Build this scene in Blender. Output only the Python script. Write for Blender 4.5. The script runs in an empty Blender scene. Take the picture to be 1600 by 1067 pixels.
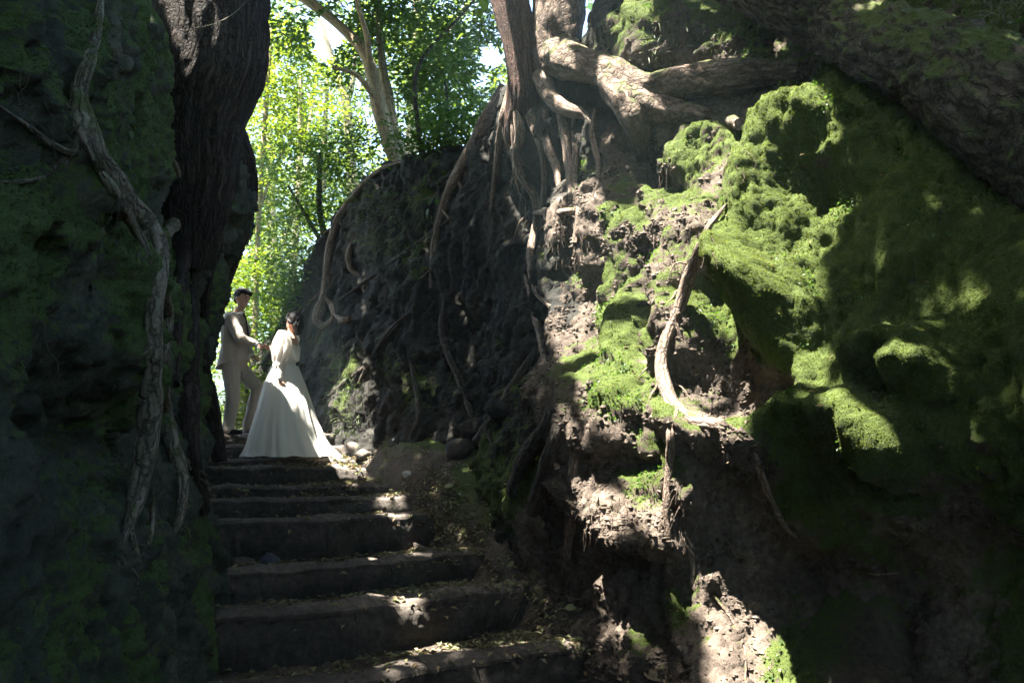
import bpy, bmesh, math, random
import numpy as np
from mathutils import Vector, Matrix
from mathutils.bvhtree import BVHTree

R = math.radians
random.seed(7)
RNG = np.random.default_rng(11)
SC = bpy.context.scene
COL = SC.collection

# ------------------------------------------------------------------ camera, sky, sun, exposure
F = 1333.0                       # focal length in pixels of the 1600 px wide photograph
EYE = np.array([0.0, 0.0, 1.65])
PITCH = math.atan((705 - 533.5) / F)
cam = bpy.data.cameras.new('camera'); cam.lens = 30.0; cam.sensor_width = 36.0
cam.clip_start = 0.05; cam.clip_end = 800
cam_o = bpy.data.objects.new('camera', cam); COL.objects.link(cam_o)
cam_o.location = EYE; cam_o.rotation_euler = (R(90) + PITCH, 0, 0)
SC.camera = cam_o

SUN = np.array([-0.31, -0.19, 0.93]); SUN /= np.linalg.norm(SUN)     # towards the sun
world = bpy.data.worlds.new('World'); SC.world = world; world.use_nodes = True
wn = world.node_tree.nodes; wl = world.node_tree.links
sky = wn.new('ShaderNodeTexSky'); sky.sky_type = 'NISHITA'; sky.sun_disc = False
sky.sun_elevation = math.asin(SUN[2]); sky.sun_rotation = math.atan2(SUN[0], SUN[1]) % (2 * math.pi)
sky.air_density = 1.0; sky.dust_density = 3.0; sky.ozone_density = 2.0
wl.new(sky.outputs[0], wn['Background'].inputs[0]); wn['Background'].inputs[1].default_value = 0.08
sun = bpy.data.lights.new('sun', 'SUN'); sun.energy = 5.0; sun.angle = R(0.55); sun.color = (1.0, 0.93, 0.82)
sun_o = bpy.data.objects.new('sun', sun); COL.objects.link(sun_o)
sun_o.rotation_euler = Vector(SUN).to_track_quat('Z', 'Y').to_euler()
sun_o.location = (-8, 9, 20)
SC.view_settings.view_transform = 'Standard'; SC.view_settings.look = 'None'
SC.view_settings.gamma = 1.0; SC.view_settings.use_curve_mapping = False
SC.view_settings.exposure = 3.65
SC.render.engine = 'CYCLES'
SC.cycles.use_denoising = True
SC.cycles.max_bounces = 8; SC.cycles.transparent_max_bounces = 8
SC.cycles.sample_clamp_indirect = 6.0

# ------------------------------------------------------------------ helpers
FW = np.array([0, math.cos(PITCH), math.sin(PITCH)]); UP = np.array([0, -math.sin(PITCH), math.cos(PITCH)])

def ray(u, v):
    d = FW + (u - 800) / F * np.array([1, 0, 0]) + (533.5 - v) / F * UP
    return d / np.linalg.norm(d)

def at(u, v, y):
    d = ray(u, v)
    return EYE + d * (y / d[1])

def project(P):
    q = P - EYE
    w = np.maximum(q @ FW, 0.05)
    return 800 + F * q[..., 0] / w, 533.5 - F * (q @ UP) / w, q @ FW

_G = np.random.default_rng(3).normal(size=(256, 3)); _G /= np.linalg.norm(_G, axis=1)[:, None]
_PERM = np.random.default_rng(4).permutation(256); _PERM = np.concatenate([_PERM, _PERM, _PERM])

def pnoise(p):
    p = np.asarray(p, float); i = np.floor(p).astype(np.int64); f = p - i; i &= 255
    w = f * f * f * (f * (f * 6 - 15) + 10); out = 0
    for dx in (0, 1):
        for dy in (0, 1):
            for dz in (0, 1):
                h = _PERM[_PERM[_PERM[(i[:, 0] + dx) & 255] + ((i[:, 1] + dy) & 255)] + ((i[:, 2] + dz) & 255)]
                g = _G[h]
                d = g[:, 0] * (f[:, 0] - dx) + g[:, 1] * (f[:, 1] - dy) + g[:, 2] * (f[:, 2] - dz)
                out = out + d * (w[:, 0] if dx else 1 - w[:, 0]) * (w[:, 1] if dy else 1 - w[:, 1]) * (w[:, 2] if dz else 1 - w[:, 2])
    return out * 1.5

def fbm(p, oct=4, gain=0.5, ridged=False):
    a, s, out = 1.0, 1.0, 0
    for k in range(oct):
        n = pnoise(p * s + 17.3 * k)
        out = out + a * ((1 - 2 * np.abs(n)) if ridged else n)
        a *= gain; s *= 2.07
    return out

def sstep(a, b, x):
    t = np.clip((x - a) / (b - a), 0, 1)
    return t * t * (3 - 2 * t)

def polydist(u, v, pts):
    pts = np.array(pts, float); d = np.full(u.shape, 1e9)
    if len(pts) == 1:
        return np.hypot(u - pts[0, 0], v - pts[0, 1])
    for a, b in zip(pts[:-1], pts[1:]):
        e = b - a; L = max(e @ e, 1e-6)
        t = np.clip(((u - a[0]) * e[0] + (v - a[1]) * e[1]) / L, 0, 1)
        d = np.minimum(d, np.hypot(u - a[0] - t * e[0], v - a[1] - t * e[1]))
    return d

def inpoly(u, v, poly):
    c = np.zeros(u.shape, bool); n = len(poly)
    for i in range(n):
        x1, y1 = poly[i]; x2, y2 = poly[(i + 1) % n]
        if y1 == y2: continue
        c ^= ((y1 > v) != (y2 > v)) & (u < (x2 - x1) * (v - y1) / (y2 - y1) + x1)
    return c

def spline(pts, n):
    """Catmull-Rom through pts (rows), n samples spaced evenly by length of the first three columns"""
    P = np.array(pts, float)
    if len(P) == 2: P = np.array([P[0], (P[0] + P[1]) / 2, P[1]])
    E = np.vstack([2 * P[0] - P[1], P, 2 * P[-1] - P[-2]]); out = []
    for i in range(1, len(E) - 2):
        t = np.linspace(0, 1, 24, endpoint=False)[:, None]
        a, b, c, d = E[i - 1], E[i], E[i + 1], E[i + 2]
        out.append(0.5 * (2 * b + (c - a) * t + (2 * a - 5 * b + 4 * c - d) * t * t + (3 * b - a - 3 * c + d) * t ** 3))
    out.append(P[-1:]); Q = np.vstack(out)
    k = min(3, Q.shape[1])
    s = np.concatenate([[0], np.cumsum(np.linalg.norm(np.diff(Q[:, :k], axis=0), axis=1))])
    x = np.linspace(0, s[-1], n)
    return np.stack([np.interp(x, s, Q[:, j]) for j in range(Q.shape[1])], 1)

def mesh(name, V, faces, mats=None, smooth=True, attrs=None, mat_idx=None):
    """faces: int array (n,3) or (n,4), or a list of mixed lists"""
    me = bpy.data.meshes.new(name)
    V = np.asarray(V, np.float32)
    if isinstance(faces, np.ndarray):
        k = faces.shape[1]; n = len(faces)
        me.vertices.add(len(V)); me.vertices.foreach_set('co', V.ravel())
        me.loops.add(n * k); me.loops.foreach_set('vertex_index', faces.astype(np.int32).ravel())
        me.polygons.add(n); me.polygons.foreach_set('loop_start', np.arange(0, n * k, k, dtype=np.int32))
        try: me.polygons.foreach_set('loop_total', np.full(n, k, np.int32))
        except Exception: pass
    else:
        me.from_pydata(V.tolist(), [], faces)
    if mat_idx is not None: me.polygons.foreach_set('material_index', np.asarray(mat_idx, np.int32))
    me.update(calc_edges=True)
    me.polygons.foreach_set('use_smooth', np.full(len(me.polygons), smooth))
    for a, val in (attrs or {}).items():
        val = np.asarray(val, np.float32)
        if val.ndim == 1:
            at_ = me.attributes.new(a, 'FLOAT', 'POINT'); at_.data.foreach_set('value', val)
        else:
            at_ = me.attributes.new(a, 'FLOAT_VECTOR', 'POINT'); at_.data.foreach_set('vector', val.ravel())
    for m in (mats if isinstance(mats, (list, tuple)) else [mats]):
        if m: me.materials.append(m)
    return me

def obj(name, me, parent=None, label=None, cat=None, group=None, kind=None):
    o = bpy.data.objects.new(name, me); COL.objects.link(o)
    if parent is not None: o.parent = parent; o.matrix_parent_inverse = parent.matrix_world.inverted() if False else Matrix.Translation(-parent.location)
    if label: o['label'] = label
    if cat: o['category'] = cat
    if group: o['group'] = group
    if kind: o['kind'] = kind
    return o

def empty(name, loc, label=None, cat=None, group=None, kind=None):
    o = bpy.data.objects.new(name, None); COL.objects.link(o); o.location = loc; o.empty_display_size = 0.1
    if label: o['label'] = label
    if cat: o['category'] = cat
    if group: o['group'] = group
    if kind: o['kind'] = kind
    return o

def grid_faces(nu, nv, wrap=False):
    """vertex index = i*nv + j; wrap closes j"""
    i = np.arange(nu - 1)[:, None]; j = np.arange(nv if wrap else nv - 1)[None, :]
    a = i * nv + j; b = i * nv + (j + 1) % nv
    return np.stack([a, b, b + nv, a + nv], -1).reshape(-1, 4)

def grid_normals(P):
    du = np.gradient(P, axis=0); dv = np.gradient(P, axis=1)
    n = np.cross(du, dv); return n / np.maximum(np.linalg.norm(n, axis=-1, keepdims=True), 1e-9)

def tube_data(pts, sides=10, step=0.04, bark=0.0, barkf=(3.0, 1.2), seed=0, lump=0.12, cap=True):
    """pts rows x,y,z,r -> verts, quads, bark coordinates"""
    P0 = np.array(pts, float)
    L = np.linalg.norm(np.diff(P0[:, :3], axis=0), axis=1).sum()
    n = max(6, int(L / step)); Q = spline(P0, n); C = Q[:, :3]; rad = np.maximum(Q[:, 3], 0.0012)
    T = np.gradient(C, axis=0); T /= np.maximum(np.linalg.norm(T, axis=1)[:, None], 1e-9)
    N = np.zeros_like(C); ref = np.array([1.0, 0, 0]) if abs(T[0, 0]) < 0.8 else np.array([0, 1.0, 0])
    N[0] = np.cross(T[0], ref); N[0] /= np.linalg.norm(N[0])
    for i in range(1, n):
        v = N[i - 1] - T[i] * (N[i - 1] @ T[i]); N[i] = v / max(np.linalg.norm(v), 1e-9)
    B = np.cross(T, N)
    th = np.linspace(0, 2 * np.pi, sides, endpoint=False)
    D = N[:, None] * np.cos(th)[None, :, None] + B[:, None] * np.sin(th)[None, :, None]
    s = np.linspace(0, L, n)
    V = C[:, None] + D * rad[:, None, None]
    k = 1 + lump * pnoise((V / (rad.mean() * 4 + 0.02) + seed * 3.1).reshape(-1, 3)).reshape(n, sides) \
          + lump * 0.8 * pnoise((D * 1.3 + (s / (rad.mean() * 6 + 1e-3))[:, None, None] * np.array([0.25, 0.1, 0]) + seed).reshape(-1, 3)).reshape(n, sides)
    UVW = np.stack([np.broadcast_to(np.cos(th) * rad.mean(), (n, sides)), np.broadcast_to(np.sin(th) * rad.mean(), (n, sides)), np.broadcast_to(s[:, None], (n, sides))], -1)
    off = 0
    if bark:
        q = UVW.reshape(-1, 3) * np.array([barkf[0], barkf[0], barkf[1]]) + seed
        q = q + 0.35 * np.stack([pnoise(q * 0.7 + 5), pnoise(q * 0.7 + 9), pnoise(q * 0.7 + 2)], 1)
        off = bark * (1 - np.abs(fbm(q, 3, 0.5)) * 2.4).reshape(n, sides) * -1
    V = C[:, None] + D * (rad[:, None] * k + off)[:, :, None]
    Fq = grid_faces(n, sides, True)
    V = V.reshape(-1, 3); UVW = UVW.reshape(-1, 3)
    return V, Fq, UVW

def tube(name, pts, mat, parent=None, **kw):
    V, Fq, U = tube_data(pts, **kw)
    return obj(name, mesh(name, V, Fq, mat, attrs={'bark': U}), parent)

def join_data(parts):
    V, Fc, U, o = [], [], [], 0
    for v, f, u in parts:
        V.append(v); Fc.append(f + o); U.append(u); o += len(v)
    return np.vstack(V), np.vstack(Fc), np.vstack(U)

def leaves_data(P, size, rng, up=0.6, aspect=0.42, fold=0.25, dirs=None, curl=0.0):
    """two-triangle folded leaves at points P"""
    n = len(P); nrm = rng.normal(size=(n, 3)); nrm /= np.linalg.norm(nrm, axis=1)[:, None]
    nrm[:, 2] = np.abs(nrm[:, 2]); nrm = nrm * (1 - up) + np.array([0, 0, up]); nrm /= np.linalg.norm(nrm, axis=1)[:, None]
    d = rng.normal(size=(n, 3)) if dirs is None else dirs + 0.3 * rng.normal(size=(n, 3))
    d -= nrm * (d * nrm).sum(1)[:, None]; d /= np.maximum(np.linalg.norm(d, axis=1)[:, None], 1e-6)
    sd = np.cross(nrm, d); L = (size * rng.uniform(0.6, 1.3, n))[:, None]
    w = L * aspect * rng.uniform(0.8, 1.2, n)[:, None] * 0.5
    mid = P + d * L * 0.45
    a = P; t = P + d * L - nrm * L * (0.12 + curl); l = mid + sd * w + nrm * w * fold; r = mid - sd * w + nrm * w * fold
    V = np.stack([a, l, t, r], 1).reshape(-1, 3); i = np.arange(n)[:, None] * 4
    Fc = np.vstack([i + np.array([0, 2, 1]), i + np.array([0, 3, 2])])
    return V, Fc

# ------------------------------------------------------------------ materials
def nodes(name):
    m = bpy.data.materials.new(name); m.use_nodes = True; nt = m.node_tree
    b = nt.nodes['Principled BSDF']
    return m, nt, b

def N_(nt, t, **kw):
    n = nt.nodes.new(t)
    for k, v in kw.items():
        if k in n.inputs: n.inputs[k].default_value = v
        else: setattr(n, k, v)
    return n

def noise_n(nt, vec, scale, detail=6, rough=0.6, dist=0.0):
    n = N_(nt, 'ShaderNodeTexNoise', Scale=scale, Detail=detail, Roughness=rough, Distortion=dist)
    if vec is not None: nt.links.new(vec, n.inputs['Vector'])
    return n

def ramp(nt, fac, stops):
    r = nt.nodes.new('ShaderNodeValToRGB'); e = r.color_ramp.elements
    while len(e) < len(stops): e.new(0.5)
    for k, (p, c) in enumerate(stops): e[k].position = p; e[k].color = (*c, 1)
    nt.links.new(fac, r.inputs[0]); return r

def mixc(nt, fac, a, b):
    m = nt.nodes.new('ShaderNodeMix'); m.data_type = 'RGBA'
    for s, v in ((m.inputs[0], fac), (m.inputs[6], a), (m.inputs[7], b)):
        if hasattr(v, 'is_linked') or hasattr(v, 'links'): nt.links.new(v, s)
        else: s.default_value = v if isinstance(v, float) else (*v, 1)
    return m.outputs[2]

def math_n(nt, op, a, b=None, c=None):
    m = nt.nodes.new('ShaderNodeMath'); m.operation = op
    for i, v in enumerate((a, b, c)):
        if v is None: continue
        if hasattr(v, 'links'): nt.links.new(v, m.inputs[i])
        else: m.inputs[i].default_value = v
    return m.outputs[0]

def bump(nt, h, dist, strength=1.0, prev=None):
    b = N_(nt, 'ShaderNodeBump', Strength=strength, Distance=dist); nt.links.new(h, b.inputs['Height'])
    if prev is not None: nt.links.new(prev, b.inputs['Normal'])
    return b.outputs[0]

def earth_material(name, dark, mid, pale, mossA=(0.026, 0.042, 0.010), mossB=(0.085, 0.115, 0.022), stretch=(1, 1, 0.45)):
    m, nt, b = nodes(name)
    g = nt.nodes.new('ShaderNodeNewGeometry')
    mp = N_(nt, 'ShaderNodeMapping'); mp.inputs['Scale'].default_value = stretch
    nt.links.new(g.outputs['Position'], mp.inputs[0]); pos = mp.outputs[0]
    n1 = noise_n(nt, pos, 2.2, 8, 0.65, 0.6); n2 = noise_n(nt, g.outputs['Position'], 24, 8, 0.7); n3 = noise_n(nt, g.outputs['Position'], 110, 5, 0.7)
    f = math_n(nt, 'ADD', math_n(nt, 'MULTIPLY', n1.outputs[0], 0.55), math_n(nt, 'MULTIPLY', n2.outputs[0], 0.45))
    earth = ramp(nt, f, [(0.36, dark), (0.5, mid), (0.64, pale)]).outputs[0]
    mossc = ramp(nt, math_n(nt, 'ADD', math_n(nt, 'MULTIPLY', n2.outputs[0], 0.5), math_n(nt, 'MULTIPLY', n3.outputs[0], 0.5)),
                 [(0.35, mossA), (0.52, tuple((a + c) / 2 for a, c in zip(mossA, mossB))), (0.68, mossB)]).outputs[0]
    a = N_(nt, 'ShaderNodeAttribute', attribute_name='moss')
    k = math_n(nt, 'ADD', a.outputs['Fac'], math_n(nt, 'MULTIPLY', math_n(nt, 'SUBTRACT', n2.outputs[0], 0.5), 1.1))
    k = ramp(nt, k, [(0.42, (0, 0, 0)), (0.58, (1, 1, 1))]).outputs[0]
    nt.links.new(mixc(nt, k, earth, mossc), b.inputs['Base Color'])
    b.inputs['Roughness'].default_value = 0.9; b.inputs['Specular IOR Level'].default_value = 0.25
    nb = bump(nt, n2.outputs[0], 0.03, 0.8); nb = bump(nt, n3.outputs[0], 0.012, 0.9, nb)
    nt.links.new(nb, b.inputs['Normal'])
    return m

def bark_material(name, dark, mid, pale, moss=0.3, plate=False, bd=0.02):
    m, nt, b = nodes(name)
    a = N_(nt, 'ShaderNodeAttribute', attribute_name='bark'); g = nt.nodes.new('ShaderNodeNewGeometry')
    mp = N_(nt, 'ShaderNodeMapping'); mp.inputs['Scale'].default_value = (16, 16, 5.5) if plate else (30, 30, 3.0)
    nt.links.new(a.outputs['Vector'], mp.inputs[0])
    n0 = noise_n(nt, a.outputs['Vector'], 9, 4, 0.6)
    wv = nt.nodes.new('ShaderNodeVectorMath'); wv.operation = 'MULTIPLY_ADD'
    nt.links.new(n0.outputs['Color'], wv.inputs[0]); wv.inputs[1].default_value = (2.6, 2.6, 2.2); nt.links.new(mp.outputs[0], wv.inputs[2])
    vo = N_(nt, 'ShaderNodeTexVoronoi', feature='DISTANCE_TO_EDGE', Scale=1.0); nt.links.new(wv.outputs[0], vo.inputs['Vector'])
    crack = ramp(nt, vo.outputs['Distance'], [(0.0, (0, 0, 0)), (0.16, (0.75, 0.75, 0.75)), (0.5, (1, 1, 1))]).outputs[0]
    n1 = noise_n(nt, mp.outputs[0], 1.0, 8, 0.7, 0.3); n2 = noise_n(nt, g.outputs['Position'], 60, 6, 0.7); n3 = noise_n(nt, g.outputs['Position'], 5, 5, 0.65)
    f = math_n(nt, 'ADD', math_n(nt, 'MULTIPLY', n1.outputs[0], 0.6), math_n(nt, 'MULTIPLY', n2.outputs[0], 0.4))
    c = ramp(nt, f, [(0.36, dark), (0.5, mid), (0.66, pale)]).outputs[0]
    c = mixc(nt, math_n(nt, 'MULTIPLY', math_n(nt, 'SUBTRACT', 1.0, crack), 0.75), c, tuple(x * 0.45 for x in dark))
    sep = nt.nodes.new('ShaderNodeSeparateXYZ'); nt.links.new(g.outputs['Normal'], sep.inputs[0])
    mk = math_n(nt, 'ADD', math_n(nt, 'MULTIPLY', sep.outputs[2], 0.18), math_n(nt, 'MULTIPLY', n3.outputs[0], 1.0))
    mk = math_n(nt, 'ADD', mk, math_n(nt, 'MULTIPLY', math_n(nt, 'SUBTRACT', n2.outputs[0], 0.5), 0.4))
    mk = ramp(nt, mk, [(0.72 - 0.35 * moss, (0, 0, 0)), (0.86 - 0.35 * moss, (1, 1, 1))]).outputs[0]
    c = mixc(nt, math_n(nt, 'MULTIPLY', mk, 0.85 if moss > 0 else 0.0), c, (0.055, 0.08, 0.014))
    nt.links.new(c, b.inputs['Base Color'])
    b.inputs['Roughness'].default_value = 0.88; b.inputs['Specular IOR Level'].default_value = 0.25
    nb = bump(nt, crack, bd, 0.9); nb = bump(nt, n1.outputs[0], bd * 0.7, 0.8, nb); nb = bump(nt, n2.outputs[0], 0.006, 0.7, nb)
    nt.links.new(nb, b.inputs['Normal'])
    return m

def leaf_material(name, colA, colB, transA, transB, tr=0.5, rough=0.45):
    m, nt, b = nodes(name)
    g = nt.nodes.new('ShaderNodeNewGeometry')
    w = nt.nodes.new('ShaderNodeTexWhiteNoise'); w.noise_dimensions = '1D'; nt.links.new(g.outputs['Random Per Island'], w.inputs['W'])
    n = noise_n(nt, g.outputs['Position'], 1.1, 3, 0.6)
    f = math_n(nt, 'ADD', math_n(nt, 'MULTIPLY', w.outputs[0], 0.6), math_n(nt, 'MULTIPLY', n.outputs[0], 0.4))
    nt.links.new(mixc(nt, f, colA, colB), b.inputs['Base Color'])
    b.inputs['Roughness'].default_value = rough; b.inputs['Specular IOR Level'].default_value = 0.4
    t = nt.nodes.new('ShaderNodeBsdfTranslucent'); nt.links.new(mixc(nt, f, transA, transB), t.inputs[0])
    mx = nt.nodes.new('ShaderNodeMixShader'); mx.inputs[0].default_value = tr
    nt.links.new(b.outputs[0], mx.inputs[1]); nt.links.new(t.outputs[0], mx.inputs[2])
    nt.links.new(mx.outputs[0], nt.nodes['Material Output'].inputs[0])
    return m

def cloth_material(name, c, rough=0.85, var=0.12, sheen=0.2, trans=0.0, scale=25):
    m, nt, b = nodes(name)
    g = nt.nodes.new('ShaderNodeNewGeometry'); n = noise_n(nt, g.outputs['Position'], scale, 4, 0.6); n2 = noise_n(nt, g.outputs['Position'], 900, 2, 0.5)
    nt.links.new(mixc(nt, n.outputs[0], tuple(x * (1 - var) for x in c), tuple(min(1, x * (1 + var)) for x in c)), b.inputs['Base Color'])
    b.inputs['Roughness'].default_value = rough; b.inputs['Sheen Weight'].default_value = sheen
    b.inputs['Specular IOR Level'].default_value = 0.25
    nt.links.new(bump(nt, n2.outputs[0], 0.001, 0.3), b.inputs['Normal'])
    if trans:
        t = nt.nodes.new('ShaderNodeBsdfTranslucent'); t.inputs[0].default_value = (*c, 1)
        mx = nt.nodes.new('ShaderNodeMixShader'); mx.inputs[0].default_value = trans
        nt.links.new(b.outputs[0], mx.inputs[1]); nt.links.new(t.outputs[0], mx.inputs[2])
        nt.links.new(mx.outputs[0], nt.nodes['Material Output'].inputs[0])
    return m

M = {}
M['right'] = earth_material('tuff_and_moss', (0.026, 0.021, 0.017), (0.095, 0.075, 0.060), (0.21, 0.17, 0.138))
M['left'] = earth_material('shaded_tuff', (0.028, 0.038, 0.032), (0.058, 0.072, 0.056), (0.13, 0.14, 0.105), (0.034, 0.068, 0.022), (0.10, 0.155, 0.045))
M['mid'] = earth_material('alcove_shade_tuff', (0.014, 0.015, 0.014), (0.030, 0.029, 0.025), (0.072, 0.064, 0.052))
M['ground'] = earth_material('path_earth', (0.035, 0.028, 0.022), (0.085, 0.068, 0.053), (0.17, 0.135, 0.105), stretch=(1, 1, 1))
M['stone'] = earth_material('shaded_step_stone', (0.028, 0.025, 0.022), (0.062, 0.054, 0.047), (0.12, 0.104, 0.09), stretch=(1, 1, 1))  # riser shade put into the colour: darker than the block tops
M['worn'] = earth_material('highlit_step_edge', (0.06, 0.05, 0.043), (0.13, 0.11, 0.095), (0.23, 0.195, 0.165), stretch=(1, 1, 1))  # lip highlight painted in: block tops paler than the risers
M['rock'] = earth_material('loose_rock', (0.06, 0.05, 0.043), (0.12, 0.10, 0.085), (0.20, 0.17, 0.145), stretch=(1, 1, 1))
M['barkR'] = bark_material('bark_of_old_tree', (0.05, 0.035, 0.028), (0.13, 0.095, 0.072), (0.26, 0.21, 0.165), 0.35, True)
M['barkred'] = bark_material('reddish_bark', (0.03, 0.015, 0.011), (0.085, 0.046, 0.034), (0.17, 0.10, 0.075), 0.1)
M['barkD'] = bark_material('bark_of_leaning_trunk', (0.022, 0.018, 0.013), (0.058, 0.047, 0.035), (0.125, 0.105, 0.076), 0.62, True, 0.013)
M['barkL'] = bark_material('bark_of_dark_tree', (0.018, 0.014, 0.012), (0.045, 0.036, 0.03), (0.09, 0.073, 0.06), 0.0, False, 0.025)
M['rootL'] = bark_material('pale_lichened_root', (0.06, 0.056, 0.046), (0.19, 0.18, 0.145), (0.38, 0.36, 0.30), 0.35, False, 0.012)
M['rootD'] = bark_material('dark_root', (0.03, 0.025, 0.02), (0.075, 0.062, 0.05), (0.14, 0.115, 0.092), 0.25)
M['rootR'] = bark_material('pale_brown_root', (0.09, 0.065, 0.05), (0.22, 0.165, 0.13), (0.38, 0.30, 0.24), 0.22, False, 0.012)
M['barkP'] = bark_material('smooth_pale_bark', (0.22, 0.18, 0.11), (0.42, 0.34, 0.21), (0.6, 0.5, 0.34), 0.0, False, 0.006)
M['mosst'] = leaf_material('moss_tufts', (0.024, 0.048, 0.010), (0.115, 0.142, 0.020), (0.09, 0.15, 0.015), (0.24, 0.28, 0.032), 0.35, 0.7)
M['leafA'] = leaf_material('broad_leaves', (0.018, 0.045, 0.012), (0.045, 0.085, 0.018), (0.04, 0.12, 0.010), (0.13, 0.22, 0.022), 0.5)
M['leafB'] = leaf_material('young_leaves', (0.030, 0.065, 0.012), (0.065, 0.110, 0.020), (0.080, 0.160, 0.006), (0.22, 0.265, 0.015), 0.55)
M['leafC'] = leaf_material('sun_blocker_leaves', (0.02, 0.045, 0.012), (0.05, 0.09, 0.02), (0.03, 0.07, 0.01), (0.07, 0.14, 0.015), 0.3)
M['litter'] = leaf_material('dead_leaves', (0.10, 0.075, 0.045), (0.34, 0.27, 0.16), (0.1, 0.08, 0.04), (0.2, 0.16, 0.08), 0.2, 0.6)
M['litterG'] = leaf_material('fading_leaves', (0.13, 0.14, 0.06), (0.30, 0.30, 0.16), (0.1, 0.12, 0.04), (0.2, 0.22, 0.08), 0.2, 0.6)

# ------------------------------------------------------------------ the lie of the land
# step lips: height below the eye, then photo pixels along the lip
LIPS = [(0.067, [(360, 714), (450, 714), (560, 713.5)]),
        (0.168, [(355, 730), (460, 729), (572, 727)]),
        (0.344, [(345, 757.5), (480, 756), (610, 751.5)]),
        (0.452, [(340, 778), (490, 776), (645, 769.5)]),
        (0.600, [(330, 808), (480, 806), (560, 801), (680, 794.5)]),
        (0.920, [(310, 889), (450, 880), (600, 868), (765, 853)]),
        (1.100, [(290, 955), (450, 945), (600, 931), (825, 903)]),
        (1.405, [(250, 1066), (540, 1045), (700, 1020), (945, 991)])]

def lip_curve(z, px):
    out = []
    for u, v in px:
        y = F * z / (v - 705.0) * 0.995
        p = at(u, v, y); out.append((p[0], p[1]))
    return np.array(out)

STEPS = []
for dz, px in LIPS:
    STEPS.append((1.65 - dz, lip_curve(dz, px)))
# the first two are nearly edge-on: put them where their treads need them
STEPS[0] = (1.583, np.array([(-3.30, 9.25), (-2.65, 9.55), (-1.80, 9.95)]))
STEPS[1] = (1.482, np.array([(-3.15, 8.85), (-2.50, 9.12), (-1.60, 9.55)]))
STEPS[2] = (1.306, np.array([(-3.02, 8.50), (-2.30, 8.75), (-1.30, 9.20)]))
STEPS[3] = (1.198, np.array([(-2.90, 8.10), (-2.10, 8.36), (-1.02, 8.88)]))
UPPER = [(1.73, np.array([(-3.75, 9.60), (-3.15, 10.05), (-2.2, 10.85), (-1.6, 11.2)])),
         (1.87, np.array([(-4.05, 9.85), (-3.45, 10.28), (-2.6, 11.2), (-1.9, 11.8)]))]
BOTTOM = [(0.0, np.array([(-1.75, 4.35), (-0.8, 4.75), (1.1, 5.75)]))]
ALLSTEPS = UPPER[::-1] + STEPS + BOTTOM          # from the top down
AX = np.array([-0.44, 0.90]); AX /= np.linalg.norm(AX)
_q = np.array([(c.mean(0) @ AX) for z, c in ALLSTEPS])[::-1]; _z = np.array([z for z, c in ALLSTEPS])[::-1]
_z = np.concatenate([[0.0], _z]); _q = np.concatenate([[-5.0], _q])
REDGE = np.array([(1.6, 2.0), (1.0, 4.6), (0.62, 6.2), (0.12, 7.3), (-0.30, 8.15), (-0.85, 8.95), (-1.1, 9.4), (-1.5, 10.0), (-1.8, 10.6), (-2.6, 12.0), (-4, 14)])

def signed_right(x, y):
    """distance to the right of the stair's right-hand edge (negative on the stair)"""
    d = polydist(x, y, REDGE)
    ex = np.interp(y, REDGE[:, 1], REDGE[:, 0])
    return np.where(x > ex, d, -d)

def ground_z(x, y):
    q = x * AX[0] + y * AX[1]
    order = np.argsort(_q); z = np.interp(q, _q[order], _z[order])
    z = np.where(q > _q.max(), _z.max() + 0.05 * np.minimum(q - _q.max(), 20) , z)
    r = signed_right(x, y)
    zl = np.interp(q - 0.85, _q[order], _z[order]) - 0.12
    z = np.where(q > _q.max() + 0.8, z, zl + (z - zl) * sstep(-0.15, 0.35, r))
    near = sstep(14, 11, y)
    z = z + near * np.clip(r + 0.12, 0, 1.7) * (0.08 + 0.50 * sstep(4.9, 6.0, y))
    p = np.stack([x, y, 0 * x], 1)
    z = z + 0.05 * fbm(p * 1.6, 4) * np.clip(0.3 + r * 2, 0.25, 1) * near + 0.25 * fbm(p * 0.3, 3) * (1 - near)
    z = z + 0.02 * fbm(p * 7, 3)
    return z

def build_ground():
    xs = np.concatenate([np.linspace(-160, -8, 30)[:-1], np.linspace(-8, 5, 300), np.linspace(5, 160, 30)[1:]])
    ys = np.concatenate([np.linspace(-160, -3, 24)[:-1], np.linspace(-3, 15, 420), np.linspace(15, 200, 50)[1:]])
    X, Y = np.meshgrid(xs, ys, indexing='ij')
    Z = ground_z(X.ravel(), Y.ravel()) - 0.07
    V = np.stack([X.ravel(), Y.ravel(), Z], 1)
    r = signed_right(X.ravel(), Y.ravel())
    ms = 0.25 + 0.35 * sstep(0.1, 0.5, r) + 0.35 * fbm(V * 1.4, 3) + 0.5 * sstep(12, 15, Y.ravel())
    f = grid_faces(len(xs), len(ys))
    return V, f, ms
GV, GF, GM = build_ground()
ground = obj('ground', mesh('ground', GV, GF[:, ::-1], M['ground'], attrs={'moss': GM}), kind='structure')

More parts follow.
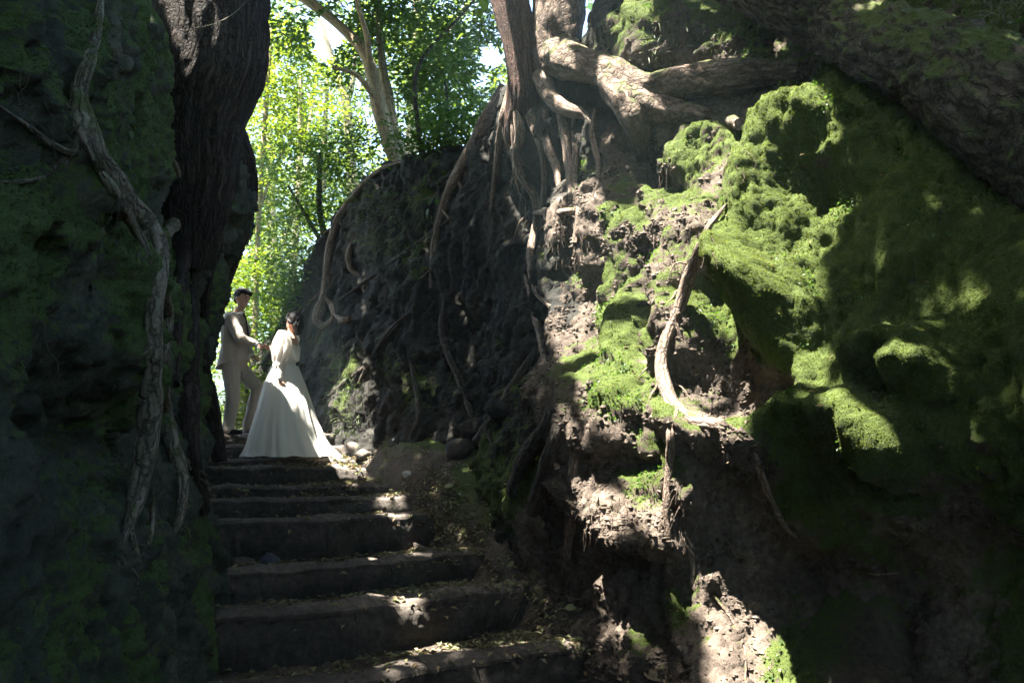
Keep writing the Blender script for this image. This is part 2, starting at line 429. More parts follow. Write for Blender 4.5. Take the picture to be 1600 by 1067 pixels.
# ------------------------------------------------------------------ rock banks
def bank(foot, cols, H, lean, z0, nz, npl, plateau, strokes, noise_amp, side, seed, mossf, front_w=None, wseg=None):
    """foot: plan polyline; side=+1 if the open side lies left of the walking direction"""
    S = spline(np.array(foot, float), cols * 4)
    if wseg is not None:                                     # finer columns where the photo shows the bank large
        w = np.interp(np.linspace(0, 1, cols * 4), wseg[0], wseg[1]); cum = np.cumsum(w); cum = (cum - cum[0]) / (cum[-1] - cum[0])
        idx = np.interp(np.linspace(0, 1, cols), cum, np.arange(cols * 4))
        S = np.stack([np.interp(idx, np.arange(cols * 4), S[:, k]) for k in range(S.shape[1])], 1)
    C = S[:, :2]; T = np.gradient(C, axis=0); T /= np.linalg.norm(T, axis=1)[:, None]
    nrm = np.stack([-T[:, 1], T[:, 0]], 1) * side
    for _ in range(12):
        nrm[1:-1] = (nrm[:-2] + nrm[2:] + nrm[1:-1]) / 3
    nrm /= np.linalg.norm(nrm, axis=1)[:, None]
    h = H(C); t = np.linspace(0, 1, nz)
    Zw = z0 + (h[:, None] - z0) * t[None, :]
    off = lean(C, Zw)                                         # outward offset of the wall
    tp = (np.linspace(0, 1, npl + 1)[1:]) ** 1.4
    back = -plateau * tp[None, :] + off[:, -1:]
    zp = h[:, None] + 0.35 * (1 - np.exp(-plateau * tp[None, :] * 1.0)) + 0.10 * plateau * tp[None, :]
    O = np.concatenate([off, back], 1); Z = np.concatenate([Zw, zp], 1)
    P = np.stack([C[:, None, 0] + nrm[:, None, 0] * O, C[:, None, 1] + nrm[:, None, 1] * O, Z], -1)
    nn = grid_normals(P)
    out = np.concatenate([nrm, np.zeros((len(nrm), 1))], 1)[:, None, :]
    if (nn[:, nz // 2] * out[:, 0]).sum() < 0: nn = -nn; flip = True
    else: flip = False
    nn = nn + 0.3 * out; nn /= np.linalg.norm(nn, axis=-1, keepdims=True)
    u, v, w = project(P.reshape(-1, 3)); ok = (w > 0.8)
    k = np.zeros(len(u)); ms = np.zeros(len(u))
    q = P.reshape(-1, 3)
    wob = 14 * fbm(q * 2.2 + 3, 3); wob2 = 14 * fbm(q * 2.2 + 31, 3)
    for st in strokes:
        pts, wd, amp = st[0], st[1], st[2]
        d = polydist(u + wob, v + wob2, pts); prof = np.exp(-(d / wd) ** 2) * ok
        k += amp * prof
        if len(st) > 3: ms += st[3] * prof
    P = P + nn * k.reshape(P.shape[:2])[..., None]
    q = P.reshape(-1, 3) + seed
    a1, a2, a3, a4 = noise_amp
    warp = 0.25 * np.stack([pnoise(q * 1.5), pnoise(q * 1.5 + 7), pnoise(q * 1.5 + 13)], 1)
    qa = (q + warp) * np.array([1, 1, 0.55])
    soft = 1 - (0.3 * sstep(6.2, 5.3, q[:, 1]) if seed == 0 else 0)
    n1 = a1 * fbm(qa * 1.1, 3) + soft * a2 * (fbm(qa * 3.2, 3, 0.5, True) - 0.6)
    P = P + nn * n1.reshape(P.shape[:2])[..., None]
    n2_ = grid_normals(P) * (-1 if flip else 1)
    qb = P.reshape(-1, 3) + seed
    n2 = a3 * fbm(qb * np.array([9, 9, 5.5]), 3, 0.55) + a4 * fbm(qb * 30, 3, 0.6)
    lumps = a3 * 0.3 * np.clip(fbm(qb * 14 + 5, 2, 0.5, True) - 0.2, 0, 1)
    n2 = n2 * (0.4 + 0.6 * soft) + (1 - soft) * 0.03 * fbm(qb * np.array([2.2, 2.2, 11.0]) + 4, 3)
    P = P + n2_ * (n2 + lumps * soft).reshape(P.shape[:2])[..., None]
    n3 = grid_normals(P) * (-1 if flip else 1)
    ms = ms + mossf(P.reshape(-1, 3), n3.reshape(-1, 3), u, v)
    Fq = grid_faces(P.shape[0], P.shape[1])
    if flip: Fq = Fq[:, ::-1]
    return P.reshape(-1, 3), Fq, ms, n3.reshape(-1, 3)

# right-hand bank: alcove wall at the back, sunlit buttress, mossy slope in front
RF = [(-5.2, 15.5), (-4.2, 14.0), (-3.3, 12.8), (-2.45, 11.8), (-1.75, 11.0), (-1.0, 10.3), (-0.3, 9.6), (0.28, 8.7), (0.55, 7.9), (0.62, 7.2),
      (0.75, 6.6), (1.05, 6.0), (1.5, 5.45), (2.05, 4.9), (2.7, 4.25), (3.25, 3.3), (3.5, 2.0), (3.6, 0.0), (3.6, -2.5)]
def R_front(C): return sstep(8.2, 6.4, C[:, 1])
def R_H(C):
    return np.interp(C[:, 1], [-2, 3, 5, 6.2, 7.0, 7.7, 8.15, 8.55, 9.1, 9.6, 10.2, 11.0, 11.8, 12.3, 12.8, 15], [7.0, 7.0, 7.0, 6.9, 6.9, 6.8, 6.5, 5.3, 5.45, 5.4, 5.3, 5.5, 5.5, 5.1, 4.3, 2.8])
def R_lean(C, Z):
    f = R_front(C)[:, None]
    mid = -0.10 * np.clip(Z - 1.8, 0, 9) + 0.40 * np.exp(-((Z - 0.9) / 0.75) ** 2) * 1.0
    mid = mid + 0.05
    fr = -0.42 * np.clip(Z - 1.7, 0, 9) - 0.10 * np.clip(Z - 3.2, 0, 9) ** 2 * 0.6
    fr = fr - 0.75 * sstep(6.1, 5.3, C[:, 1])[:, None] * np.exp(-((Z - 0.75) / 0.62) ** 2) + 0.30 * sstep(5.2, 5.7, C[:, 1])[:, None] * np.exp(-((Z - 0.1) / 0.5) ** 2)
    return mid * (1 - f) + fr * f
R_STROKES = [  # pixels in the photograph: polyline, width, height outwards (m), moss
    ([(915, 330), (905, 400), (885, 480), (895, 560), (930, 640), (950, 690)], 48, 0.42, -0.1),
    ([(990, 360), (985, 440), (985, 540), (1000, 640)], 30, 0.20, 0.5),
    ([(940, 440)], 34, -0.16, 0.2),
    ([(1025, 590), (1022, 480), (1015, 420), (1040, 300), (1000, 250)], 22, -0.26, -0.2),
    ([(1095, 225), (1085, 260)], 34, 0.24, 0.35),
    ([(1035, 325), (1025, 370)], 24, 0.18, 0.4),
    ([(1115, 350), (1080, 430), (1045, 530), (1035, 590)], 26, 0.26, 0.1),
    ([(1090, 600), (1150, 620), (1210, 600)], 36, -0.34, -0.3),
    ([(1130, 470), (1120, 540)], 30, -0.16, 0.3),
    ([(1060, 655), (1120, 672), (1180, 668)], 24, 0.24, 0.1),
    ([(1310, 215), (1235, 245), (1205, 320), (1190, 400), (1200, 460), (1225, 480)], 40, 0.48, 0.45),
    ([(1160, 300), (1145, 380), (1150, 440)], 24, -0.22, 0.0), ([(1195, 450), (1225, 545)], 36, 0.24, 0.4),
    ([(1290, 330), (1290, 450), (1310, 520)], 60, -0.12, 0.3),
    ([(1190, 530), (1250, 575)], 30, 0.14, 0.5),
    ([(1340, 560), (1390, 545), (1440, 555)], 28, 0.36, 0.5),
    ([(1420, 600), (1470, 596)], 24, 0.38, 0.45),
    ([(1270, 650), (1340, 660), (1390, 695)], 42, 0.42, 0.3),
    ([(1205, 690)], 36, 0.40, -0.3),
    ([(1380, 615)], 26, -0.05, 0.0),
    ([(930, 760), (990, 800), (1030, 840)], 36, 0.34, -0.5),
    ([(910, 720), (960, 715), (1030, 720)], 20, -0.16, -0.2),
    ([(1060, 720), (1075, 770)], 22, 0.12, 0.1),
    ([(1000, 60), (1080, 20), (1180, 40)], 50, 0.22, 0.6),
    ([(1000, 250), (1100, 175), (1250, 150)], 26, -0.14, -0.1),
    ([(1450, 330), (1560, 470), (1600, 540)], 60, 0.08, 0.25),
    ([(860, 720), (830, 800)], 30, 0.16, 0.3),
    ([(800, 640), (770, 720)], 26, 0.10, 0.1),
    ([(860, 330), (840, 430), (860, 560)], 34, -0.30, -0.3),
    ([(830, 150), (850, 200)], 60, 0.45, 0.0),
    ([(720, 520), (700, 620)], 60, -0.12, 0.0),
    ([(560, 560), (545, 640)], 26, 0.14, 0.6), ([(700, 350), (650, 430), (590, 520)], 40, 0.08, 0.35), ([(820, 640), (790, 760), (700, 740)], 50, 0.05, 0.4), ([(830, 780), (800, 830)], 60, 0.05, 0.4),
    ([(640, 640), (700, 660)], 40, 0.12, 0.1),
]
def R_moss(P, n, u, v):
    f = sstep(7.6, 6.6, P[:, 1])
    big = fbm(P * 1.3 + 5, 3)
    return 0.10 + 0.36 * f - 0.06 * (P[:, 1] > 7.6) + 0.45 * (n[:, 2] - 0.25) + 0.60 * big + 0.22 * fbm(P * 5 + 2, 2) + 0.42 * sstep(1130, 1300, u) * f - 0.45 * sstep(780, 950, v) * f
RV, RFc, RM, RN = bank(RF, 640, R_H, R_lean, -0.3, 300, 60, 5.0, R_STROKES, (0.15, 0.072, 0.034, 0.013), -1, 0.0, R_moss,
                       wseg=([0, 0.22, 0.38, 0.72, 0.8, 1], [0.5, 0.8, 1.6, 1.8, 0.6, 0.25]))
# alcove shade put into the colour: a darker second material along the bank
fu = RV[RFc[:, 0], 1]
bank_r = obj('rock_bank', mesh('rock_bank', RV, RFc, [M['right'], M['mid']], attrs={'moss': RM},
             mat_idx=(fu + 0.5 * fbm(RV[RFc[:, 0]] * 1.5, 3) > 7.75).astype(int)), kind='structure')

LF = [(-1.15, -3.0), (-1.25, 0.0), (-1.32, 1.6), (-1.45, 2.6), (-1.68, 3.7), (-1.95, 4.8), (-2.25, 6.0), (-2.70, 7.3), (-3.12, 8.4), (-3.50, 9.1), (-4.0, 9.7), (-4.6, 10.6), (-6.5, 11.6), (-9, 12)]
def L_H(C): return np.interp(C[:, 1], [-3, 2, 4, 6, 7.5, 9, 10, 12], [3.6, 3.6, 4.15, 4.5, 4.55, 4.4, 3.8, 3.2])
def L_lean(C, Z):
    y = C[:, 1][:, None]
    o = -0.10 * np.clip(Z - 1.0, 0, 9) + 0.18 * np.exp(-((Z - 0.2) / 0.6) ** 2)
    o = o + sstep(6.0, 7.6, y) * sstep(10.5, 9.0, y) * (0.50 * np.exp(-((Z - 4.1) / 0.75) ** 2) + 0.15 * sstep(2, 4, Z))
    return o
L_STROKES = [
    ([(60, 330), (150, 420), (200, 560)], 70, 0.14, 0.25),
    ([(270, 300), (250, 480), (240, 640), (215, 800)], 30, -0.12, -0.3),
    ([(300, 430), (300, 560), (320, 720), (330, 860)], 26, 0.14, 0.1),
    ([(60, 640), (150, 700)], 60, -0.20, -0.2),
    ([(180, 430), (200, 380)], 40, 0.05, 0.5),
    ([(60, 120), (90, 200)], 60, 0.06, 0.3),
]
def L_moss(P, n, u, v):
    return 0.58 + 0.40 * n[:, 2] + 0.55 * fbm(P * 1.5 + 9, 3) - 0.35 * sstep(600, 760, v) - 0.3 * sstep(6.5, 7.5, P[:, 1])
LV, LFc, LM, LN = bank(LF, 420, L_H, L_lean, -0.3, 260, 50, 4.0, L_STROKES, (0.13, 0.09, 0.045, 0.014), -1, 4.2, L_moss,
                       wseg=([0, 0.25, 0.3, 0.72, 0.8, 1], [0.2, 0.3, 1.6, 1.3, 0.6, 0.3]))
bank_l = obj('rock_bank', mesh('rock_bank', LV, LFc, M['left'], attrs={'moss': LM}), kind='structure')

# ------------------------------------------------------------------ the stairway
BVHS = {}
stair = empty('stairway', (-1.5, 7.0, 0), kind='structure', label='worn earth and stone stairway climbing between the rock banks', cat='stairway')
stair_tris = []
rs = np.random.default_rng(5)
for k, (z, c) in enumerate(ALLSTEPS):
    zprev = ALLSTEPS[k + 1][0] if k + 1 < len(ALLSTEPS) else z - 0.3
    curve = spline(np.column_stack([c, np.zeros(len(c))]), 200)[:, :2]
    t = np.gradient(curve, axis=0); t /= np.linalg.norm(t, axis=1)[:, None]; nb = np.stack([-t[:, 1], t[:, 0]], 1)
    if (nb[100] @ AX) < 0: nb = -nb
    depth = 1.15
    # tread of trodden earth behind the kerb blocks
    nd = 30; dd = np.linspace(0.16, depth, nd)
    Pt = np.concatenate([curve[:, None] + nb[:, None] * dd[None, :, None], np.broadcast_to((z - 0.012 - 0.07 * (dd / depth) ** 0.7)[None, :, None], (200, nd, 1))], -1)
    qq = Pt.reshape(-1, 3); Pt = qq + np.array([0, 0, 1]) * (0.012 * fbm(qq * 9, 3) + 0.012 * fbm(qq * 2.5, 2))[:, None]
    Ft = grid_faces(200, nd)
    obj('tread', mesh('tread', Pt, Ft, M['ground'], attrs={'moss': np.full(len(Pt), 0.05)}), stair)
    stair_tris.append((Pt, Ft))
    # kerb blocks
    cuts = {2: [0.30], 5: [0.47], 6: [0.45], 7: [0.60], 8: [0.42], 9: [0.55]}.get(k, [0.40 + 0.2 * rs.random()])
    bounds = [0.0] + cuts + [1.0]
    for b0, b1 in zip(bounds[:-1], bounds[1:]):
        ia, ib = int(b0 * 199), int(b1 * 199) + 1
        cc = spline(np.column_stack([curve[ia:ib], np.zeros(ib - ia)]), max(12, int((b1 - b0) * 150)))[:, :2]
        tt = np.gradient(cc, axis=0); tt /= np.linalg.norm(tt, axis=1)[:, None]; n2 = np.stack([-tt[:, 1], tt[:, 0]], 1)
        if (n2[len(n2) // 2] @ AX) < 0: n2 = -n2
        cc = cc.copy(); cc[0] += tt[0] * 0.006; cc[-1] -= tt[-1] * 0.006
        hgt = z - zprev + 0.12
        prof = [(0.03, -hgt)] + [(0.012 * math.sin(q * 9), -hgt + hgt * q) for q in np.linspace(0.08, 0.86, 12)] + \
               [(0.012, -0.060), (0.026, -0.030), (0.050, -0.010), (0.085, 0.0)] + [(x, 0.003) for x in np.linspace(0.11, 0.24, 8)] + [(0.25, -0.02), (0.25, -0.12)]
        prof = np.array(prof)
        P = np.concatenate([cc[:, None] + n2[:, None] * prof[None, :, :1], np.broadcast_to(z + prof[None, :, 1:], (len(cc), len(prof), 1))], -1)
        nn = grid_normals(P); qv = P.reshape(-1, 3)
        lw = 0.030 * fbm(np.column_stack([qv[:, :2] * 1.7, 0 * qv[:, 0] + k * 3.3]), 3)
        P[..., 2] += (lw * (qv[:, 2] > z - 0.09)).reshape(P.shape[:2])
        amp = 0.030 * fbm(qv * 2.6 + k, 3) + 0.015 * fbm(qv * 13 + k, 3) - 0.05 * np.clip(fbm(qv * 5 + 3 * k, 3) - 0.30, 0, 1) + rs.normal() * 0.006
        out2 = np.concatenate([-n2, np.zeros((len(n2), 1))], 1)[:, None, :] + np.array([0, 0, 0.35])
        P = (P + out2 * amp.reshape(P.shape[:2])[..., None])
        npf = P.shape[1]; Fq = [list(map(int, f)) for f in grid_faces(len(cc), npf)]
        Fq.append(list(range(npf))[::-1]); Fq.append([(len(cc) - 1) * npf + j for j in range(npf)])
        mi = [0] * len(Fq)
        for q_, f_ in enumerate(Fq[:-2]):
            if (f_[0] % npf) >= 14 and (f_[0] % npf) < 24: mi[q_] = 1  # top rows take the painted lip highlight
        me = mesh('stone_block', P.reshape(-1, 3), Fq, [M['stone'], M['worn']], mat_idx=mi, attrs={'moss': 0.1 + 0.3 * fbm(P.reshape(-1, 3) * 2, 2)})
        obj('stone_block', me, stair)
        stair_tris.append((P.reshape(-1, 3), grid_faces(len(cc), npf)))

def bvh(parts):
    V, Fc, o = [], [], 0
    for v, f in parts:
        V.append(v); Fc.append(f + o); o += len(v)
    return BVHTree.FromPolygons(np.vstack(V).tolist(), np.vstack(Fc).tolist())
near_g = (GV[GF[:, 0], 1] > -3) & (GV[GF[:, 0], 1] < 15.2) & (np.abs(GV[GF[:, 0], 0]) < 8.5)
B_ground = bvh([(GV, GF[near_g])] + stair_tris)
B_right = bvh([(RV, RFc)])
B_left = bvh([(LV, LFc)])
B_all = (B_right, B_left, B_ground)

def hit(u, v, trees=B_all, lift=0.0):
    d = ray(u, v); best = None
    for b in trees:
        r = b.ray_cast(Vector(EYE), Vector(d))
        if r[0] is not None and (best is None or r[3] < best[3]): best = r
    if best is None: return None, None
    p = np.array(best[0]); n = np.array(best[1])
    if n @ d > 0: n = -n
    return p - d * lift, n

def on_bank(px, trees, scale=1.0, lift=0.3):
    """(u, v, radius in pixels) along a bank -> x, y, z, r resting on its surface"""
    raw = []
    for u, v, r in px:
        p, n = hit(u, v, trees)
        raw.append(None if p is None else p[1])
    ys = [y for y in raw if y is not None]
    out = []
    sm = [y if y is not None else None for y in raw]
    if len(ys) == len(raw) and len(raw) > 3:
        e = [sm[0]] + sm + [sm[-1]]; med = [sorted(e[i:i + 3])[1] for i in range(len(sm))]
        e = [med[0]] + med + [med[-1]]; sm = [min(0.25 * e[i] + 0.5 * e[i + 1] + 0.25 * e[i + 2], sm[i] + 0.02) for i in range(len(sm))]
    for i, (u, v, r) in enumerate(px):
        y = sm[i]
        if y is None:
            near = [(abs(i - j), s) for j, s in enumerate(sm) if s is not None]; y = min(near)[1] if near else 6.0
        rad = r / F * y * scale
        p = at(u, v, y - rad * lift); out.append((*p, rad))
    return out

# ------------------------------------------------------------------ trees and roots on the banks
def px_path(pts, y=None):
    """(u, v, radius in pixels, distance) -> x, y, z, r"""
    out = []
    for p in pts:
        d = p[3] if len(p) > 3 else y
        q = at(p[0], p[1], d); out.append((*q, p[2] / F * d))
    return out

RL, RR = (B_left,), (B_right,)
def root(px, mat, parent, trees=RR, lift=0.3, sides=14, step=0.025, name='root', bark=0.0, lump=0.22, seed=None):
    pts = on_bank(px, trees, 1.0, lift)
    pts[0] = (*pts[0][:3], pts[0][3] * 0.4)
    sd = seed if seed is not None else (px[0][0] * 0.013 + px[0][1] * 0.007)
    parts = [tube_data(pts, sides=sides, step=step, seed=sd, bark=bark, lump=lump)]
    g = np.random.default_rng(int(abs(px[0][0] * 7 + px[0][1] * 13)) + 1)
    for i in range(1, len(px) - 1):
        for _ in range(1 if px[i][2] < 7 else 2):
            if g.random() < 0.35 or mat == 'barkL': continue
            t = g.random(); u = px[i][0] * (1 - t) + px[i + 1][0] * t; v = px[i][1] * (1 - t) + px[i + 1][1] * t
            du, dv = px[i + 1][0] - px[i][0], px[i + 1][1] - px[i][1]; L = max(math.hypot(du, dv), 1); sg = g.choice((-1, 1))
            du, dv = du / L * 0.5 - sg * dv / L * 0.8, dv / L * 0.5 + sg * du / L * 0.8 + 0.3
            r0 = max(1.2, px[i][2] * g.uniform(0.22, 0.42)); ln = g.uniform(3, 6) * (5 + px[i][2]) * 0.8
            bp = [(u + du * ln * q + g.normal() * ln * 0.07 * (q > 0), v + dv * ln * q + 0.25 * ln * q * q + g.normal() * ln * 0.07 * (q > 0), r0 * (1 - 0.85 * q)) for q in (0, 0.3, 0.6, 1.0)]
            bw = on_bank(bp, trees, 1.0, lift); yy = [q[1] for q in bw]
            if max(yy) - min(yy) > 0.30: continue
            parts.append(tube_data(bw, sides=6, step=step * 1.3, seed=sd + i, lump=0.2))
    V, Fc, U = join_data(parts)
    return obj(name, mesh(name, V, Fc, M[mat], attrs={'bark': U}), parent)

# the tree that grows on the left bank
tl = empty('broadleaf_tree', at(332, 140, 6.35), label='massive dark trunk bulging over the stair from the bank beside the groom', cat='tree')
tube('trunk', px_path([(300, -420, 120, 6.0), (345, -200, 96, 6.2), (334, -20, 92, 6.3), (328, 100, 93, 6.35), (306, 190, 80, 6.4), (300, 300, 70, 6.5), (296, 420, 40, 6.6)]),
     M['barkL'], tl, sides=90, step=0.02, bark=0.018, barkf=(9, 1.6), lump=0.10, seed=2)
tube('trunk', px_path([(356, 40, 36, 6.6), (344, 185, 34, 7.2), (362, 285, 42, 7.7), (345, 390, 34, 8.1), (314, 500, 22, 8.5), (305, 640, 24, 8.6)]),
     M['barkL'], tl, sides=60, step=0.03, bark=0.02, barkf=(7, 1.3), lump=0.16, seed=5)
for px in ([(335, 150, 20), (325, 230, 17), (312, 290, 14), (292, 350, 13), (285, 420, 12), (272, 520, 14), (268, 600, 12)],
           [(300, 420, 14), (300, 500, 13), (296, 600, 16), (300, 700, 15), (318, 800, 12)],
           [(322, 300, 9), (330, 390, 9), (320, 470, 8), (318, 560, 9), (330, 640, 12), (345, 720, 12)],
           [(360, 240, 6), (340, 330, 6), (322, 380, 5)]):
    root(px, 'barkL', tl, RL, sides=20, bark=0.006, lift=0.2)

# the pale lichened root climbing down the left bank
rl = empty('tree_root', hit(235, 420, RL)[0], label='thick pale lichened root winding down the shaded left-hand bank', cat='root')
for px, sd in (([(165, -40, 9), (155, 20, 11), (150, 60, 12), (135, 105, 15), (125, 150, 19), (138, 210, 24), (160, 260, 23), (195, 310, 23), (228, 350, 23), (242, 385, 23), (243, 440, 21), (236, 510, 20), (236, 590, 21), (232, 680, 22), (214, 770, 19), (196, 830, 13), (184, 880, 6), (178, 910, 2)], 28),
               ([(258, 225, 5), (272, 262, 10), (284, 300, 14), (280, 338, 13), (262, 362, 12), (248, 385, 12)], 22),
               ([(250, 420, 9), (262, 490, 11), (256, 560, 10), (258, 630, 11), (268, 690, 13), (284, 745, 13), (282, 800, 9), (272, 835, 4)], 22),
               ([(146, 250, 10), (178, 302, 12), (206, 350, 10), (228, 392, 7), (238, 430, 3)], 20),
               ([(-20, 284, 4), (40, 283, 4), (75, 272, 4), (100, 248, 5), (120, 238, 5)], 12),
               ([(-10, 160, 5), (40, 195, 5), (75, 222, 6), (110, 240, 6)], 12),
               ([(114, 192, 3), (119, 212, 5), (122, 228, 6), (108, 245, 5), (104, 262, 3)], 12),
               ([(205, 780, 6), (206, 830, 5), (218, 880, 4), (214, 920, 2)], 10),
               ([(240, 760, 5), (236, 830, 5), (222, 870, 4)], 10),
               ([(182, 315, 5), (187, 345, 6), (186, 378, 3)], 10)):
    root([(a_, b_, c_ * 0.85) for a_, b_, c_ in px], 'rootL', rl, RL, sides=sd, bark=0.004 if sd > 15 else 0, lift=1.1 if px[0][0] == 258 else 0.45)

# the old tree whose roots grip the sunlit buttress
tr_ = empty('broadleaf_tree', at(835, 150, 7.1), label='old tree clinging to the top of the sunlit mossy buttress by its bare roots', cat='tree')
def hy(u, v, d=7.0):
    p, n = hit(u, v, RR)
    return d if p is None else p[1]
y0 = hy(835, 185, 7.6); y1 = hy(900, 150, 7.2)
tube('trunk', px_path([(735, -330, 36, y0 + 0.4), (762, -120, 32, y0 + 0.2), (790, -20, 29, y0), (808, 50, 27, y0 - 0.05), (816, 105, 26, y0 - 0.05), (818, 150, 30, y0 + 0.04), (818, 190, 34, y0 + 0.25), (820, 230, 34, y0 + 0.55)]),
     M['barkred'], tr_, sides=48, step=0.02, bark=0.012, barkf=(9, 1.5), lump=0.2, seed=4)
tube('trunk', px_path([(880, -330, 46, y0 + 0.3), (872, -120, 46, y0 + 0.1), (872, 0, 46, y0), (870, 60, 42, y0 - 0.05), (872, 110, 36, y0 - 0.05), (880, 150, 26, y0 + 0.1)]),
     M['barkR'], tr_, sides=56, step=0.02, bark=0.012, barkf=(8, 3), lump=0.14, seed=9)
def r2(pts, mat, sides=16, bark=0.0, step=0.02, lump=0.2, name='root', seed=1, parent=None):
    return tube(name, px_path(pts), M[mat], parent or tr_, sides=sides, bark=bark, step=step, lump=lump, seed=seed, barkf=(8, 4))
ya, yb, yc, yd, ye = (hy(u, v) - 0.12 for u, v in ((955, 130), (1020, 150), (1100, 135), (1180, 115), (1250, 108)))
print('tree depth', y0, y1, ya, yb, yc, yd, ye)
r2([(856, 40, 30, y0 - 0.1), (872, 85, 38, y0 - 0.15), (905, 102, 30, y1 - 0.1), (955, 116, 29, ya), (985, 138, 30, (ya + yb) / 2), (1015, 142, 27, yb), (1070, 130, 29, (yb + yc) / 2 - 0.03), (1140, 119, 27, (yc + yd) / 2 - 0.03), (1200, 113, 21, yd - 0.02), (1255, 110, 14, ye + 0.08)], 'barkR', 56, 0.010, seed=3)
r2([(955, 130, 24, ya), (978, 165, 24, yb), (994, 198, 19, hy(994, 198) - 0.08), (1004, 226, 13, hy(1004, 226) - 0.02), (1010, 255, 9, hy(1010, 255)), (1022, 290, 6, hy(1022, 290)), (1030, 320, 3, hy(1030, 320))], 'barkR', 30, 0.005, seed=6)
r2([(985, 155, 22, yb), (1030, 170, 24, hy(1030, 170) - 0.12), (1085, 180, 19, hy(1085, 180) - 0.06), (1140, 190, 12, hy(1140, 190)), (1175, 200, 7, hy(1175, 200) + 0.05)], 'barkR', 36, 0.008, seed=7)
r2([(846, 120, 16, y0 - 0.1), (862, 155, 14, hy(862, 155) - 0.1), (890, 172, 12, hy(890, 172) - 0.08), (915, 180, 8, hy(915, 180) - 0.04), (930, 200, 5, hy(930, 200))], 'rootR', 18, seed=8)
for px in ([(800, 170, 9), (805, 230, 6), (815, 275, 8), (835, 305, 8), (838, 345, 6), (828, 400, 6), (835, 450, 5), (860, 480, 3)],
           [(796, 140, 13), (786, 190, 9), (778, 240, 6), (772, 290, 4), (766, 330, 2)],
           [(806, 170, 13), (812, 215, 9), (806, 262, 6), (812, 300, 3)],
           [(824, 150, 13), (832, 190, 10), (846, 230, 7), (852, 280, 6), (846, 330, 3)],
           [(868, 140, 12), (880, 190, 9), (886, 240, 7), (892, 300, 5), (888, 350, 3)],
           [(930, 170, 6), (925, 210, 5), (935, 260, 4), (930, 310, 2)],
           [(895, 180, 8), (900, 230, 6), (895, 280, 7), (905, 330, 6), (900, 380, 7)],
           [(850, 170, 6), (855, 225, 8), (868, 260, 7), (874, 300, 3)],
           [(832, 333, 4), (850, 331, 6), (875, 332, 6), (898, 330, 6)],
           [(786, 135, 17), (756, 200, 14), (726, 252, 11), (700, 300, 8), (686, 345, 6), (676, 400, 5), (672, 450, 2)],
           [(820, 430, 6), (838, 500, 6), (850, 560, 5), (848, 620, 4)],
           [(1135, 318, 3), (1108, 358, 7), (1078, 430, 10), (1062, 480, 11), (1040, 530, 10), (1034, 580, 10), (1048, 625, 11), (1078, 656, 11), (1120, 664, 11), (1172, 664, 8)],
           [(1045, 610, 7), (1048, 670, 7), (1046, 730, 7), (1042, 790, 6), (1046, 840, 3)],
           [(1162, 664, 8), (1180, 715, 6), (1200, 770, 5), (1226, 820, 4), (1250, 845, 2)],
           [(890, 620, 9), (868, 680, 10), (850, 740, 11), (832, 800, 10)],
           [(905, 640, 8), (895, 740, 8), (890, 830, 8), (885, 870, 6)],
           [(1075, 840, 4), (1082, 880, 5), (1080, 915, 3)]):
    root(px, 'rootR' if px[0][0] > 770 and px[0] != (890, 620, 9) else 'rootD', tr_, RR, lift=0.35)

# leaning trunk along the top of the mossy slope
tb = empty('leaning_log', hit(1450, 140, RR)[0], label='huge leaning trunk with cracked plated bark lying across the top of the mossy slope', cat='log')
ys = [hy(u, v, 5.5) for u, v in ((1300, 130), (1390, 170), (1470, 230), (1560, 300))]
tube('trunk', px_path([(1120, -75, 58, ys[0] + 0.45), (1210, -22, 60, ys[0] + 0.2), (1310, 35, 60, ys[0] + 0.02), (1400, 78, 68, ys[1] - 0.02), (1475, 110, 78, ys[2] - 0.02), (1560, 162, 96, ys[3] - 0.05), (1660, 232, 112, ys[3] - 0.25), (1760, 320, 125, ys[3] - 0.5)]),
     M['barkD'], tb, sides=130, step=0.014, bark=0.022, barkf=(9, 4.5), lump=0.10, seed=12)
r2([(1520, 75, 12, ys[2]), (1560, 95, 13, ys[3] - 0.1), (1620, 120, 14, ys[3] - 0.2), (1680, 150, 14, ys[3] - 0.3)], 'barkD', 24, 0.008, parent=tb, seed=13)

